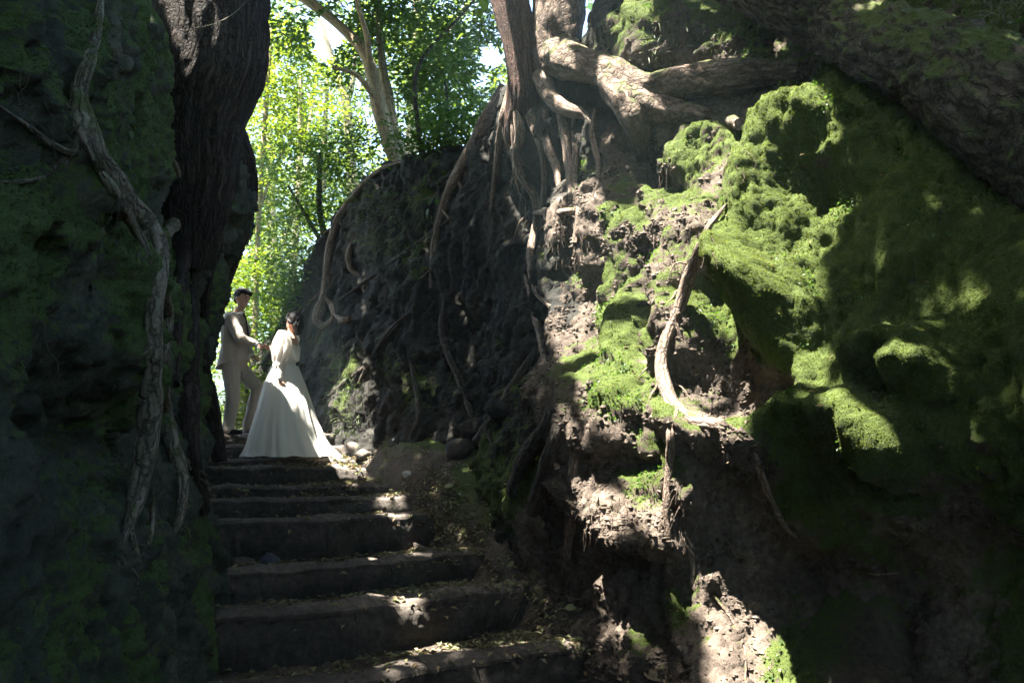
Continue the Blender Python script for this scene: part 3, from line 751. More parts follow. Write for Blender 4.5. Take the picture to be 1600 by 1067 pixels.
# roots laced over the dark alcove wall
ra = empty('tree_root', hit(520, 480, RR)[0], label='knotted root with a loop hanging down the alcove wall behind the bride', cat='root')
for px, sd in (([(640, 250, 3), (600, 262, 3), (570, 285, 4), (545, 315, 5), (525, 350, 6), (514, 395, 7), (510, 440, 8), (506, 470, 8)], 14),
               ([(506, 466, 9), (500, 482, 9), (496, 500, 8), (505, 512, 5)], 14),
               ([(508, 466, 6), (520, 478, 6), (523, 494, 5), (512, 506, 5), (500, 512, 5)], 12),
               ([(522, 490, 5), (535, 500, 5), (548, 498, 4)], 10),
               ([(552, 370, 3), (545, 395, 5), (548, 420, 4), (562, 432, 3)], 10)):
    root(px, 'rootR', ra, RR, sides=sd, lift=0.6)
rb = empty('tree_root', hit(640, 400, RR)[0], label='long thin woody runners slanting across the dark alcove wall', cat='root')
for px in ([(720, 330, 4), (660, 375, 4), (610, 410, 4), (570, 440, 3), (530, 470, 2)],
           [(650, 480, 3), (610, 515, 4), (580, 560, 3), (560, 600, 3)],
           [(700, 440, 3), (690, 520, 5), (720, 600, 5), (740, 660, 4)],
           [(620, 300, 3), (600, 345, 3), (590, 400, 2)],
           [(590, 560, 4), (555, 585, 4), (525, 610, 4), (505, 625, 3)],
           [(840, 540, 8), (805, 600, 9), (775, 650, 9), (745, 690, 8)],
           [(870, 600, 10), (855, 660, 12), (820, 720, 13), (800, 770, 10)],
           [(760, 300, 4), (768, 350, 4), (762, 420, 3)],
           [(640, 560, 4), (655, 640, 6), (640, 690, 4)]):
    root(px, 'rootD', rb, RR, lift=0.4, sides=10)

# fine hanging rootlets, too many to count
def rootlets(name, mat, spots, n, rng, trees, L=(0.12, 0.5), rad=0.0022, sway=0.25):
    parts = []
    for _ in range(n):
        poly, wgt = spots[rng.choice(len(spots), p=np.array([w for _, w in spots]) / sum(w for _, w in spots))]
        us = [p[0] for p in poly]; vs = [p[1] for p in poly]
        for _t in range(20):
            u, v = rng.uniform(min(us), max(us)), rng.uniform(min(vs), max(vs))
            if inpoly(np.array([u]), np.array([v]), poly)[0]: break
        p, nn = hit(u, v, trees)
        if p is None: continue
        ln = rng.uniform(*L); k = 6; q = p + nn * 0.005; pts = []
        d = nn * 0.5 + np.array([rng.normal() * sway, rng.normal() * sway * 0.5, -0.6])
        for i in range(k):
            pts.append((*q, rad * rng.uniform(0.7, 1.6) * (1 - 0.75 * i / (k - 1))))
            q = q + d / np.linalg.norm(d) * ln / k; d = d * 0.75 + np.array([rng.normal() * sway, rng.normal() * sway * 0.6, -0.25])
            h = trees[0].find_nearest(Vector(q))
            hn = np.array(h[1]); hp = np.array(h[0])
            if (q - hp) @ nn < 0.01: q = hp + nn * 0.012
        parts.append(tube_data(pts, sides=3, step=ln / 7, lump=0))
    V, Fc, U = join_data(parts)
    return obj(name, mesh(name, V, Fc, M[mat], attrs={'bark': U}), kind='stuff')
rr = np.random.default_rng(21)
rootlets('hanging_rootlets', 'rootR', [([(775, 165), (905, 180), (940, 330), (900, 440), (820, 340), (770, 300)], 5), ([(900, 720), (1060, 700), (1070, 830), (920, 820)], 3), ([(1000, 240), (1180, 200), (1120, 400), (1010, 420)], 2)], 420, rr, RR, (0.06, 0.30), 0.0024)
rootlets('wall_rootlets', 'rootD', [([(500, 330), (700, 300), (860, 420), (860, 650), (540, 640), (480, 520)], 5), ([(690, 260), (800, 220), (830, 420), (700, 420)], 2), ([(470, 520), (640, 480), (640, 640), (520, 660)], 3)], 1100, rr, RR, (0.12, 0.8), 0.0022, 0.42)
rootlets('bank_rootlets', 'rootL', [([(150, 40), (260, 40), (280, 240), (200, 240)], 3), ([(130, 100), (340, 100), (340, 800), (130, 800)], 3), ([(0, 60), (130, 60), (130, 500), (0, 500)], 1)], 170, rr, RL, (0.08, 0.35), 0.0014, 0.3)

# ------------------------------------------------------------------ the wood beyond
HOLES = [(512, 52, 34), (505, 80, 22), (765, 90, 24), (748, 128, 15), (545, 8, 14), (355, 430, 14), (347, 600, 16), (350, 660, 14), (440, 150, 9), (560, 130, 10), (640, 8, 8), (475, 250, 10), (345, 540, 10), (430, 330, 8), (385, 395, 9)]
HOLES = [(a_, b_, c_ * 0.8) for a_, b_, c_ in HOLES]
def clump_points(blobs, rng, holes=HOLES, per=14, spread=0.16):
    P, D = [], []
    for (u, v, y, rx, rz, n) in blobs:
        c = at(u, v, y); k = max(1, n // per)
        e = rng.normal(size=(k, 3)); e /= np.linalg.norm(e, axis=1)[:, None]
        e *= rng.uniform(0.25, 1.0, (k, 1)) ** 0.5
        tw = c + e * np.array([rx, rx * 0.9, rz]); dr = e + rng.normal(size=(k, 3)) * 0.5
        dr /= np.linalg.norm(dr, axis=1)[:, None]
        pp = np.repeat(tw, per, 0) + rng.normal(size=(k * per, 3)) * np.array([spread, spread, spread * 0.45]) + np.repeat(dr, per, 0) * rng.uniform(-0.5, 0.5, (k * per, 1)) * spread * 3
        P.append(pp); D.append(np.repeat(dr, per, 0))
    P = np.vstack(P); D = np.vstack(D)
    keep = fbm(P * 0.9 + 40, 3) > -0.42
    u, v, w = project(P)
    for hu, hv, hr in holes:
        keep &= np.hypot(u - hu, v - hv) + 8 * pnoise(P * 2) > hr
    return P[keep], D[keep]

def tree(label, trunks, blobs, mat, size, bark='barkP', group=None, seed=0, name='broadleaf_tree', cat='tree', up=0.5, aspect=0.42, per=14, spread=0.16):
    rng = np.random.default_rng(seed + 100)
    base = px_path(trunks[0])[0][:3]
    t = empty(name, base, label=label, cat=cat, group=group)
    for i, tk in enumerate(trunks):
        tube('trunk' if i == 0 else 'limb', px_path(tk), M[bark], t, sides=18 if i < 2 else 10, step=0.08, seed=seed + i, lump=0.12)
    P, D = clump_points(blobs, rng, per=per, spread=spread)
    V, Fc = leaves_data(P, size, rng, up=up, aspect=aspect, dirs=D)
    # twigs carrying the leaves
    obj('crown', mesh('crown', V, Fc, M[mat], smooth=False), t)
    return t

WOOD = 'trees of the wood beyond the stair'
tree('pale forked tree standing on top of the dark alcove wall',
     [[(622, 262, 12, 12.5), (606, 215, 13, 12.5), (592, 165, 13, 12.5), (580, 112, 11, 12.6), (566, 78, 9, 12.7), (535, 45, 8, 12.8), (495, 12, 8, 12.9), (440, -25, 7, 13.0), (380, -70, 5, 13)],
      [(634, 262, 10, 12.7), (616, 205, 9, 12.8), (606, 150, 9, 12.9), (598, 105, 7, 13.0), (592, 40, 5, 13.1), (590, -40, 4, 13.2)],
      [(578, 110, 6, 12.6), (574, 60, 5, 12.4), (560, 10, 4, 12.3), (555, -30, 3, 12.3)],
      [(592, 165, 5, 12.5), (560, 120, 4, 12.2), (520, 105, 3, 12.0)]],
     [(640, 60, 13.4, 1.1, 0.55, 2600), (700, 130, 13.4, 0.75, 0.55, 2200), (580, 10, 13.3, 1.0, 0.4, 1700), (660, 170, 13.4, 0.7, 0.35, 1400), (740, 40, 12.0, 0.8, 0.5, 1500), (470, 40, 12.6, 0.7, 0.35, 800), (545, 105, 13.2, 0.5, 0.25, 420), (720, 200, 11.4, 0.55, 0.4, 1200)],
     'leafA', 0.115, seed=1, group=WOOD)
tree('slender dark sapling leaning on top of the alcove wall',
     [[(668, 275, 4, 11.0), (656, 220, 4, 11.0), (648, 150, 4, 11.0), (652, 110, 3, 11.0), (672, 75, 3, 11.0), (720, 25, 2, 11.0), (750, -10, 2, 11)],
      [(668, 275, 3, 11.2), (690, 230, 3, 11.2), (700, 190, 2, 11.2), (696, 130, 2, 11.2)]],
     [(690, 215, 10.9, 0.55, 0.3, 800), (650, 225, 11.0, 0.35, 0.25, 420), (735, 190, 10.6, 0.35, 0.3, 500), (700, 80, 11.0, 0.5, 0.3, 420)],
     'leafA', 0.085, bark='rootD', seed=2, group=WOOD)
tree('bushy dark leaved tree overhanging the passage at the alcove wall end',
     [[(520, 470, 6, 13.2), (515, 400, 6, 13.2), (500, 330, 5, 13.2), (500, 240, 4, 13.2)], [(515, 400, 4, 13.2), (480, 340, 3, 13.0), (450, 290, 2, 12.8)]],
     [(500, 300, 13.0, 0.75, 0.7, 2300), (460, 380, 13.0, 0.55, 0.6, 1500), (540, 240, 12.8, 0.7, 0.4, 1600), (450, 440, 12.8, 0.4, 0.4, 800), (430, 245, 13.4, 0.5, 0.35, 800)],
     'leafA', 0.085, bark='rootD', seed=3, group=WOOD)
tree('thin straight pale tree seen low in the gap behind the groom',
     [[(455, 560, 6, 18), (458, 450, 5, 18), (463, 360, 5, 18), (468, 250, 4, 18), (470, 120, 3, 18)], [(463, 300, 3, 18), (478, 220, 2, 18.2), (490, 160, 2, 18.3)]],
     [(440, 340, 17.5, 1.0, 1.0, 1800), (400, 430, 17, 0.9, 0.9, 1800), (490, 210, 17.5, 1.2, 0.8, 1700), (420, 510, 16.5, 0.7, 0.6, 1300)],
     'leafB', 0.115, seed=4, group=WOOD)
tree('forked pale tree far up behind the canopy gap',
     [[(552, 330, 9, 21), (548, 240, 8, 21), (542, 165, 7, 21), (532, 130, 6, 21), (522, 100, 5, 21), (500, 30, 4, 21)], [(542, 165, 5, 21), (550, 135, 4, 21), (560, 60, 3, 21)], [(505, 300, 4, 21), (508, 200, 4, 21), (512, 120, 3, 21)]],
     [(430, 110, 20, 1.6, 1.2, 3000), (500, 170, 21, 1.4, 0.9, 2000), (600, 100, 21, 2.0, 1.3, 3200), (720, 90, 21, 1.6, 1.3, 2400), (560, 280, 21, 1.6, 0.9, 1900)],
     'leafB', 0.14, seed=5, group=WOOD)
tree('bright young tree with yellow green leaves beside the dark overhanging trunk',
     [[(395, 600, 5, 15), (400, 470, 5, 15), (405, 330, 4, 15), (415, 180, 4, 15), (425, 40, 3, 15)], [(405, 330, 3, 15), (430, 260, 2, 15), (455, 220, 2, 15)]],
     [(425, 200, 15, 0.85, 0.9, 2400), (440, 90, 15, 0.7, 0.7, 1500), (400, 320, 15, 0.6, 0.6, 1500), (380, 430, 14.6, 0.5, 0.5, 1000), (370, 540, 14.4, 0.35, 0.6, 700)],
     'leafB', 0.11, bark='barkP', seed=6, group=WOOD)
tree('tall tree whose crown fills the far light above the alcove wall',
     [[(640, 500, 12, 28), (640, 300, 11, 28), (650, 100, 9, 28), (655, -100, 7, 28)], [(650, 150, 5, 28), (700, 60, 4, 28), (750, -30, 3, 28)]],
     [(560, 60, 27, 2.8, 2.2, 3200), (720, 150, 27, 2.4, 2.0, 3000), (480, 250, 27, 2.2, 2.2, 3000), (640, 10, 28, 2.6, 1.6, 2000), (420, 20, 27, 2.0, 1.4, 1500)],
     'leafB', 0.17, seed=7, group=WOOD)
tree('distant pale green tree low behind the groom shoulders',
     [[(430, 640, 10, 30), (430, 500, 9, 30), (425, 350, 8, 30), (420, 200, 6, 30)], [(428, 420, 5, 30), (460, 330, 4, 30), (480, 260, 3, 30)]],
     [(400, 480, 29, 2.4, 2.2, 3600), (450, 380, 30, 2.2, 2.0, 2600), (370, 350, 30, 1.6, 2.4, 2200), (360, 600, 27, 1.2, 1.6, 1800), (430, 600, 28, 1.6, 1.2, 1800)],
     'leafB', 0.17, seed=8, group=WOOD)
for i, (lab, blobs, mt, sz, tk) in enumerate((
    ('leafy bush with sunlit leaves right behind the groom legs', [(372, 640, 13.4, 0.30, 0.35, 700), (395, 655, 13.2, 0.35, 0.28, 700), (385, 600, 13.8, 0.4, 0.3, 600)], 'leafB', 0.085, (385, 690, 13.4)),
    ('dark shrub between the groom and the bride at the passage end', [(415, 520, 13.2, 0.40, 0.35, 900), (440, 470, 13.2, 0.40, 0.35, 900), (425, 580, 13.0, 0.45, 0.4, 900), (465, 440, 12.9, 0.3, 0.3, 600)], 'leafA', 0.08, (425, 690, 13.2)),
    ('tall bright bush far behind the groom at the edge of the dark bank', [(350, 520, 17, 0.6, 0.9, 900), (352, 630, 16, 0.5, 0.7, 800), (375, 470, 18, 0.7, 0.6, 900)], 'leafB', 0.11, (355, 690, 16.5)))):
    tree(lab, [[(tk[0], tk[1], 4, tk[2]), (tk[0] + 2, tk[1] - 60, 3, tk[2]), (tk[0] - 4, tk[1] - 120, 2, tk[2])], [(tk[0], tk[1], 3, tk[2]), (tk[0] + 20, tk[1] - 80, 2, tk[2] - 0.1)]], blobs, mt, sz, bark='rootD', seed=20 + i, name='bush', cat='bush', per=10, spread=0.12)
# the far wood, one mass
rg = np.random.default_rng(77)
n = 40000
az = rg.uniform(-0.62, 0.22, n); dd = rg.uniform(34, 48, n); zz = rg.uniform(1.5, 16, n) + 1.5 * pnoise(np.stack([az * 20, dd * 0.1, 0 * az], 1))
P = np.stack([np.sin(az) * dd, np.cos(az) * dd, zz], 1)
kp = fbm(P * 0.35 + 3, 3) > -0.12
u, v, w = project(P)
for hu, hv, hr in HOLES: kp &= np.hypot(u - hu, v - hv) > hr * 0.9
V, Fc = leaves_data(P[kp], 0.42, rg, up=0.5, aspect=0.5)
obj('far_foliage', mesh('far_foliage', V, Fc, M['leafB'], smooth=False), kind='stuff')

# leaf layer added above the frame to shade and dapple the wood
n = 9000
P = np.stack([rg.uniform(-26, 8, n), rg.uniform(13, 44, n), rg.uniform(14, 19, n)], 1)
u, v, w = project(P); kp = (fbm(P * np.array([0.25, 0.25, 0.1]) + 9, 3) > -0.25)
for hu, hv, hr in HOLES: kp &= np.hypot(u - hu, v - hv) > hr * 1.1
V, Fc = leaves_data(P[kp], 0.42, rg, up=0.6, aspect=0.55)
obj('shade_foliage', mesh('shade_foliage', V, Fc, M['leafC'], smooth=False), kind='stuff')

# ------------------------------------------------------------------ overhead leaf blocker, added out of view: gaps cut where sun should land
LIT = [  # areas the sun reaches in the photograph (pixels) and how open the canopy is there
    ([(905, 345), (960, 335), (995, 360), (1000, 420), (1005, 560), (1000, 690), (965, 650), (905, 570), (862, 500), (880, 430)], 1.0),
    ([(1062, 245), (1110, 210), (1170, 212), (1125, 290), (1120, 370), (1065, 440), (1010, 385), (1010, 320)], 1.0),
    ([(1085, 380), (1110, 420), (1062, 560), (1060, 630), (1110, 650), (1200, 655), (1212, 715), (1110, 710), (1030, 620), (1030, 540)], 1.0),
    ([(1240, 200), (1290, 203), (1262, 290), (1218, 370), (1225, 450), (1260, 585), (1170, 580), (1150, 470), (1180, 350), (1190, 270)], 1.0),
    ([(1335, 550), (1380, 518), (1445, 535), (1440, 565), (1345, 575)], 1.0), ([(1420, 585), (1475, 575), (1475, 605), (1430, 608)], 1.0),
    ([(1160, 645), (1340, 612), (1400, 670), (1395, 705), (1260, 690), (1180, 725)], 0.8),
    ([(900, 735), (960, 728), (1035, 790), (1045, 860), (980, 840), (905, 790)], 0.62), ([(1035, 700), (1080, 720), (1080, 780), (1035, 780)], 0.8),
    ([(1150, 680), (1175, 680), (1230, 800), (1200, 800)], 0.8),
    ([(1005, 900), (1060, 925), (1130, 945), (1115, 1040), (1085, 1030)], 0.6), ([(1165, 975), (1235, 1005), (1235, 1080), (1170, 1080)], 0.8),
    ([(850, 85), (920, 85), (1000, 108), (1225, 98), (1225, 125), (1010, 165), (1000, 225), (955, 165), (870, 130)], 0.75),
    ([(785, 90), (845, 100), (840, 175), (795, 185)], 0.8), ([(785, 180), (900, 180), (910, 340), (830, 340), (790, 240)], 0.55),
    ([(530, 925), (660, 915), (665, 938), (540, 952)], 0.65), ([(520, 872), (690, 845), (690, 872), (480, 892)], 0.55),
    ([(600, 1015), (690, 1005), (680, 1030), (610, 1040)], 0.6),
    ([(610, 745), (640, 765), (690, 800), (640, 850), (600, 800)], 0.25), ([(700, 880), (820, 880), (800, 905), (700, 915)], 0.3),
    ([(525, 620), (562, 605), (560, 680), (520, 705)], 0.95), ([(530, 690), (575, 685), (560, 735), (530, 730)], 0.95),
    ([(985, 30), (1060, 0), (1070, 90), (1010, 100), (970, 80)], 0.8),
    ([(1250, 30), (1330, 40), (1320, 90), (1250, 80)], 0.35), ([(1400, 70), (1480, 90), (1460, 130), (1390, 110)], 0.3),
    ([(1300, 240), (1420, 260), (1440, 330), (1330, 300)], 0.12), ([(1500, 440), (1600, 500), (1600, 600), (1500, 540)], 0.3),
    ([(640, 630), (720, 640), (760, 740), (660, 720)], 0.10), ([(690, 280), (760, 190), (790, 200), (720, 300)], 0.2),
]
SA = np.cross(SUN, [0, 0, 1]); SA /= np.linalg.norm(SA); SB = np.cross(SA, SUN)
_box = np.array([[x, y, z] for x in (-5.0, 4.5) for y in (-1.5, 13.0) for z in (0.0, 6.3)])
CELL = 0.05; A0 = (_box @ SA).min() - 0.3; B0 = (_box @ SB).min() - 0.3
NA = int(((_box @ SA).max() + 0.3 - A0) / CELL); NB = int(((_box @ SB).max() + 0.3 - B0) / CELL)
OPEN = np.zeros((NA, NB))
rc = np.random.default_rng(31)
def open_points(W, wt, grow=1):
    a = ((W @ SA - A0) / CELL).astype(int); b = ((W @ SB - B0) / CELL).astype(int)
    for i in range(-grow, grow + 1):
        for j in range(-grow, grow + 1):
            ai = np.clip(a + i, 0, NA - 1); bj = np.clip(b + j, 0, NB - 1)
            np.maximum.at(OPEN, (ai, bj), wt)
for poly, wt in LIT:
    us = np.arange(min(p[0] for p in poly), max(p[0] for p in poly) + 1, 5.0); vs = np.arange(min(p[1] for p in poly), max(p[1] for p in poly) + 1, 5.0)
    U, Vv = np.meshgrid(us, vs); k = inpoly(U.ravel(), Vv.ravel(), poly)
    W = [hit(a, b)[0] for a, b in zip(U.ravel()[k], Vv.ravel()[k])]
    W = np.array([w for w in W if w is not None])
    small = len(W) < 420
    if len(W): open_points(W, wt, 2 if small else 1)
for poly, y, wt in (([(424, 555), (442, 560), (445, 620), (400, 640)], 9.8, 0.95), ([(462, 530), (476, 530), (474, 575), (462, 575)], 10.1, 0.95),
                    ([(352, 490), (384, 496), (395, 530), (402, 545), (370, 545)], 10.4, 0.5), ([(350, 600), (372, 580), (372, 660), (352, 670)], 10.45, 0.45), ([(402, 530), (424, 530), (424, 548), (402, 548)], 10.37, 0.9), ([(370, 452), (390, 456), (390, 484), (372, 484)], 10.5, 0.7), ([(478, 590), (505, 660), (530, 712), (500, 712)], 10.1, 0.4)):
    us = np.arange(min(p[0] for p in poly), max(p[0] for p in poly) + 1, 2.0); vs = np.arange(min(p[1] for p in poly), max(p[1] for p in poly) + 1, 2.0)
    U, Vv = np.meshgrid(us, vs); k = inpoly(U.ravel(), Vv.ravel(), poly)
    open_points(np.array([at(a, b, y) for a, b in zip(U.ravel()[k], Vv.ravel()[k])]), wt)
for poly in ([(1300, 1000), (1600, 1000), (1600, 1067), (1300, 1067)],):
    us = np.arange(min(p[0] for p in poly), max(p[0] for p in poly) + 1, 7.0); vs = np.arange(min(p[1] for p in poly), max(p[1] for p in poly) + 1, 7.0)
    U, Vv = np.meshgrid(us, vs); k = inpoly(U.ravel(), Vv.ravel(), poly)
    W = np.array([w for w in (hit(a, b)[0] for a, b in zip(U.ravel()[k], Vv.ravel()[k])) if w is not None])
    for i in range(-1, 2):
        for j in range(-1, 2):
            OPEN[np.clip(((W @ SA - A0) / CELL).astype(int) + i, 0, NA - 1), np.clip(((W @ SB - B0) / CELL).astype(int) + j, 0, NB - 1)] = 0
W = np.array([at(a, b, 10.05) for a in np.arange(446, 480, 2.0) for b in np.arange(483, 526, 2.0)])
OPEN[np.clip(((W @ SA - A0) / CELL).astype(int), 0, NA - 1), np.clip(((W @ SB - B0) / CELL).astype(int), 0, NB - 1)] = 0
nleaf = int(NA * NB * CELL * CELL * 340)
ca = rc.uniform(A0, A0 + NA * CELL - 0.01, nleaf); cb = rc.uniform(B0, B0 + NB * CELL - 0.01, nleaf); cd = rc.uniform(6.6, 9.5, nleaf)
# distance measured from the level of the path along the sun direction
base_pt = np.array([-1.0, 7.0, 2.0])
cp = SA * ca[:, None] + SB * cb[:, None] + SUN * ((base_pt @ SUN) + cd)[:, None]
lo = OPEN[((ca - A0) / CELL).astype(int), ((cb - B0) / CELL).astype(int)]
gapn = np.clip(0.5 + 0.75 * fbm(np.stack([ca * 2.6, cb * 2.6, 0 * ca], 1), 2), 0, 0.999)
keep = gapn > lo * 1.05
uu, vv, ww = project(cp)
vis = (ww > 0.5) & (uu > -60) & (uu < 1660) & (vv > -60) & (vv < 1130)
keep &= ~vis & (cp[:, 1] < 17) & (cp[:, 1] > -4)
V, Fc = leaves_data(cp[keep], 0.26, rc, up=0.7, aspect=0.55)
vo = OPEN[np.clip(((V @ SA - A0) / CELL).astype(int), 0, NA - 1), np.clip(((V @ SB - B0) / CELL).astype(int), 0, NB - 1)].reshape(-1, 4).max(1)
ok_ = ~(gapn[keep] < vo * 1.05)
V = V.reshape(-1, 4, 3)[ok_].reshape(-1, 3); i_ = np.arange(len(V) // 4)[:, None] * 4
Fc = np.vstack([i_ + np.array([0, 2, 1]), i_ + np.array([0, 3, 2])])
print('canopy leaves', keep.sum())
crown = obj('crown', mesh('crown', V, Fc, M['leafC'], smooth=False), tl)  # added sun blocker, hung on this tree as its crown
for e, sd in (((-4.5, 9.5, 8.8), 1), ((-1.2, 8.0, 9.2), 2), ((0.8, 9.8, 9.4), 3), ((-2.0, 11.5, 9.8), 4), ((0.2, 5.5, 8.6), 5)):
    st = np.array([-2.35, 6.1, 6.6]); e = np.array(e); md = (st + e) / 2 + np.array([0, 0, 0.6])
    tube('limb', [(*st, 0.16), (*md, 0.10), (*e, 0.03)], M['barkL'], tl, sides=12, step=0.12, seed=sd)  # limbs added to carry the blocker leaves

# unseen tree added behind the viewer to cut sky light on the banks
tk = empty('broadleaf_tree', (4.6, -2.6, 6.6), label='unseen leafy tree added over the lower path to block sky light', cat='tree')
tube('trunk', [(4.6, -2.6, 6.2, 0.34), (4.3, -2.5, 8.0, 0.28), (3.4, -2.3, 9.6, 0.2), (1.6, -2.4, 10.6, 0.08)], M['barkL'], tk, sides=30, step=0.06, bark=0.012, seed=3)
for e, sd in (((-3.0, -1.5, 9.8), 1), ((0.0, -6.0, 9.5), 2), ((-1.0, 1.5, 9.6), 3), ((-5, -5, 9.2), 4)):
    tube('limb', [(4.2, -2.5, 8.2, 0.16), (1.8, -2.5 + 0.3 * e[1], 9.9, 0.09), (*e, 0.03)], M['barkL'], tk, sides=10, step=0.15, seed=sd)
nb_ = 26000
cp = np.stack([rc.uniform(-9, 8, nb_), rc.uniform(-11, 2.2, nb_), rc.uniform(7.2, 10.5, nb_)], 1)
cp = cp[fbm(cp * 0.45 + 70, 3) > -0.40]
V, Fc = leaves_data(cp, 0.27, rc, up=0.65, aspect=0.55)
obj('crown', mesh('crown', V, Fc, M['leafC'], smooth=False), tk)
# unseen leaf mass added behind the viewer to hold back sky light
nb_ = 9000
cp = np.stack([rc.uniform(-3.5, 4.5, nb_), rc.normal(-5.5, 0.7, nb_), rc.uniform(0.0, 5.5, nb_)], 1)
V, Fc = leaves_data(cp, 0.25, rc, up=0.4, aspect=0.5)
tb2 = empty('bush', (0.5, -5.5, 0), label='unseen tall bush added behind the viewer to block sky light', cat='bush')
obj('blocker_foliage', mesh('blocker_foliage', V, Fc, M['leafC'], smooth=False), tb2)
tube('stem', [(0.5, -5.5, -0.1, 0.06), (0.3, -5.6, 2.0, 0.04), (0.8, -5.4, 4.5, 0.015)], M['rootD'], tb2, sides=8, step=0.1)

# ------------------------------------------------------------------ bride and groom
def capsule(a, b, ra, rb, n=10):
    a = np.array(a, float); b = np.array(b, float); d = b - a; L = max(np.linalg.norm(d), 1e-6); d = d / L
    ref = np.array([0, 0, 1.0]) if abs(d[2]) < 0.9 else np.array([1.0, 0, 0])
    x = np.cross(d, ref); x /= np.linalg.norm(x); y = np.cross(d, x)
    rows = []
    for t in np.linspace(-math.pi / 2 + 0.15, 0, 4): rows.append((a + d * ra * math.sin(t), ra * math.cos(t)))
    for t in np.linspace(0, math.pi / 2 - 0.15, 4): rows.append((b + d * rb * math.sin(t), rb * math.cos(t)))
    return loft([(c, x * r, y * r) for c, r in rows], n)

def loft(rings, n=16, fold=None):
    """rings: (centre, axis vector a, axis vector b); closed with caps"""
    th = np.linspace(0, 2 * np.pi, n, endpoint=False)
    V = np.vstack([np.array(c)[None] + np.cos(th)[:, None] * np.array(a)[None] + np.sin(th)[:, None] * np.array(b)[None] for c, a, b in rings])
    f = [list(map(int, q)) for q in grid_faces(len(rings), n, True)]
    f.append(list(range(n))[::-1]); f.append([(len(rings) - 1) * n + i for i in range(n)])
    return V, f

def ellipsoid(c, ax, n=12):
    """ax: three axis vectors"""
    c = np.array(c); ax = np.array(ax)
    rows = [(c + ax[2] * math.sin(t), ax[0] * math.cos(t), ax[1] * math.cos(t)) for t in np.linspace(-1.45, 1.45, n)]
    return loft(rows, n * 2)

def chain(pts, n=12):
    return [capsule(a[:3], b[:3], a[3], b[3], n) for a, b in zip(pts[:-1], pts[1:])]

def fuse(name, prims, voxel, mat, parent=None, smooth=3, noise=0.0, nf=20):
    V, Fc, o = [], [], 0
    for v, f in prims:
        V.append(v); Fc += [[i + o for i in q] for q in f]; o += len(v)
    me = mesh(name + '_source', np.vstack(V), Fc, None)
    bm = bmesh.new(); bm.from_mesh(me); bmesh.ops.recalc_face_normals(bm, faces=bm.faces); bm.to_mesh(me); bm.free()
    tmp = bpy.data.objects.new(name + '_source', me); COL.objects.link(tmp)
    m = tmp.modifiers.new('r', 'REMESH'); m.mode = 'VOXEL'; m.voxel_size = voxel
    if smooth: sm = tmp.modifiers.new('s', 'SMOOTH'); sm.iterations = smooth; sm.factor = 0.5
    dg = bpy.context.evaluated_depsgraph_get(); out = bpy.data.meshes.new_from_object(tmp.evaluated_get(dg))
    bpy.data.objects.remove(tmp); bpy.data.meshes.remove(me)
    out.name = name
    if noise:
        v = np.empty(len(out.vertices) * 3, np.float32); out.vertices.foreach_get('co', v); v = v.reshape(-1, 3)
        nn = np.empty(len(out.vertices) * 3, np.float32); out.vertices.foreach_get('normal', nn); nn = nn.reshape(-1, 3)
        v = v + nn * (noise * fbm(v * np.array([nf, nf, nf * 0.45]), 2))[:, None]
        out.vertices.foreach_set('co', v.astype(np.float32).ravel())
    out.polygons.foreach_set('use_smooth', np.ones(len(out.polygons), bool)); out.materials.clear(); out.materials.append(mat); out.update()
    return obj(name, out, parent)

def unit(v): v = np.array(v, float); return v / np.linalg.norm(v)
def J(u, v, y, r): return (*at(u, v, y), r)

def head_prims(c, f, up, s=1.0):
    f = unit(f); sd = unit(np.cross(f, up)); up = unit(np.cross(sd, f)); c = np.array(c)
    pr = [ellipsoid(c + up * 0.022 * s - f * 0.008 * s, [sd * 0.077 * s, f * 0.098 * s, up * 0.100 * s]),
          ellipsoid(c - up * 0.048 * s + f * 0.026 * s, [sd * 0.058 * s, f * 0.064 * s, up * 0.070 * s]),
          capsule(c + f * 0.088 * s + up * 0.012 * s, c + f * 0.106 * s - up * 0.024 * s, 0.010 * s, 0.013 * s),
          ellipsoid(c + f * 0.083 * s - up * 0.062 * s, [sd * 0.022 * s, f * 0.010 * s, up * 0.007 * s]),
          ellipsoid(c + f * 0.080 * s - up * 0.076 * s, [sd * 0.020 * s, f * 0.011 * s, up * 0.008 * s]),
          ellipsoid(c + f * 0.075 * s - up * 0.105 * s, [sd * 0.022 * s, f * 0.018 * s, up * 0.016 * s])]
    for k in (-1, 1):
        pr.append(ellipsoid(c + sd * k * 0.078 * s - f * 0.010 * s - up * 0.012 * s, [f * 0.020 * s, sd * 0.009 * s, up * 0.032 * s]))
        pr.append(capsule(c + f * 0.084 * s + sd * k * 0.014 * s + up * 0.030 * s, c + f * 0.074 * s + sd * k * 0.046 * s + up * 0.030 * s, 0.010 * s, 0.009 * s))
    return pr, (c, f, sd, up)

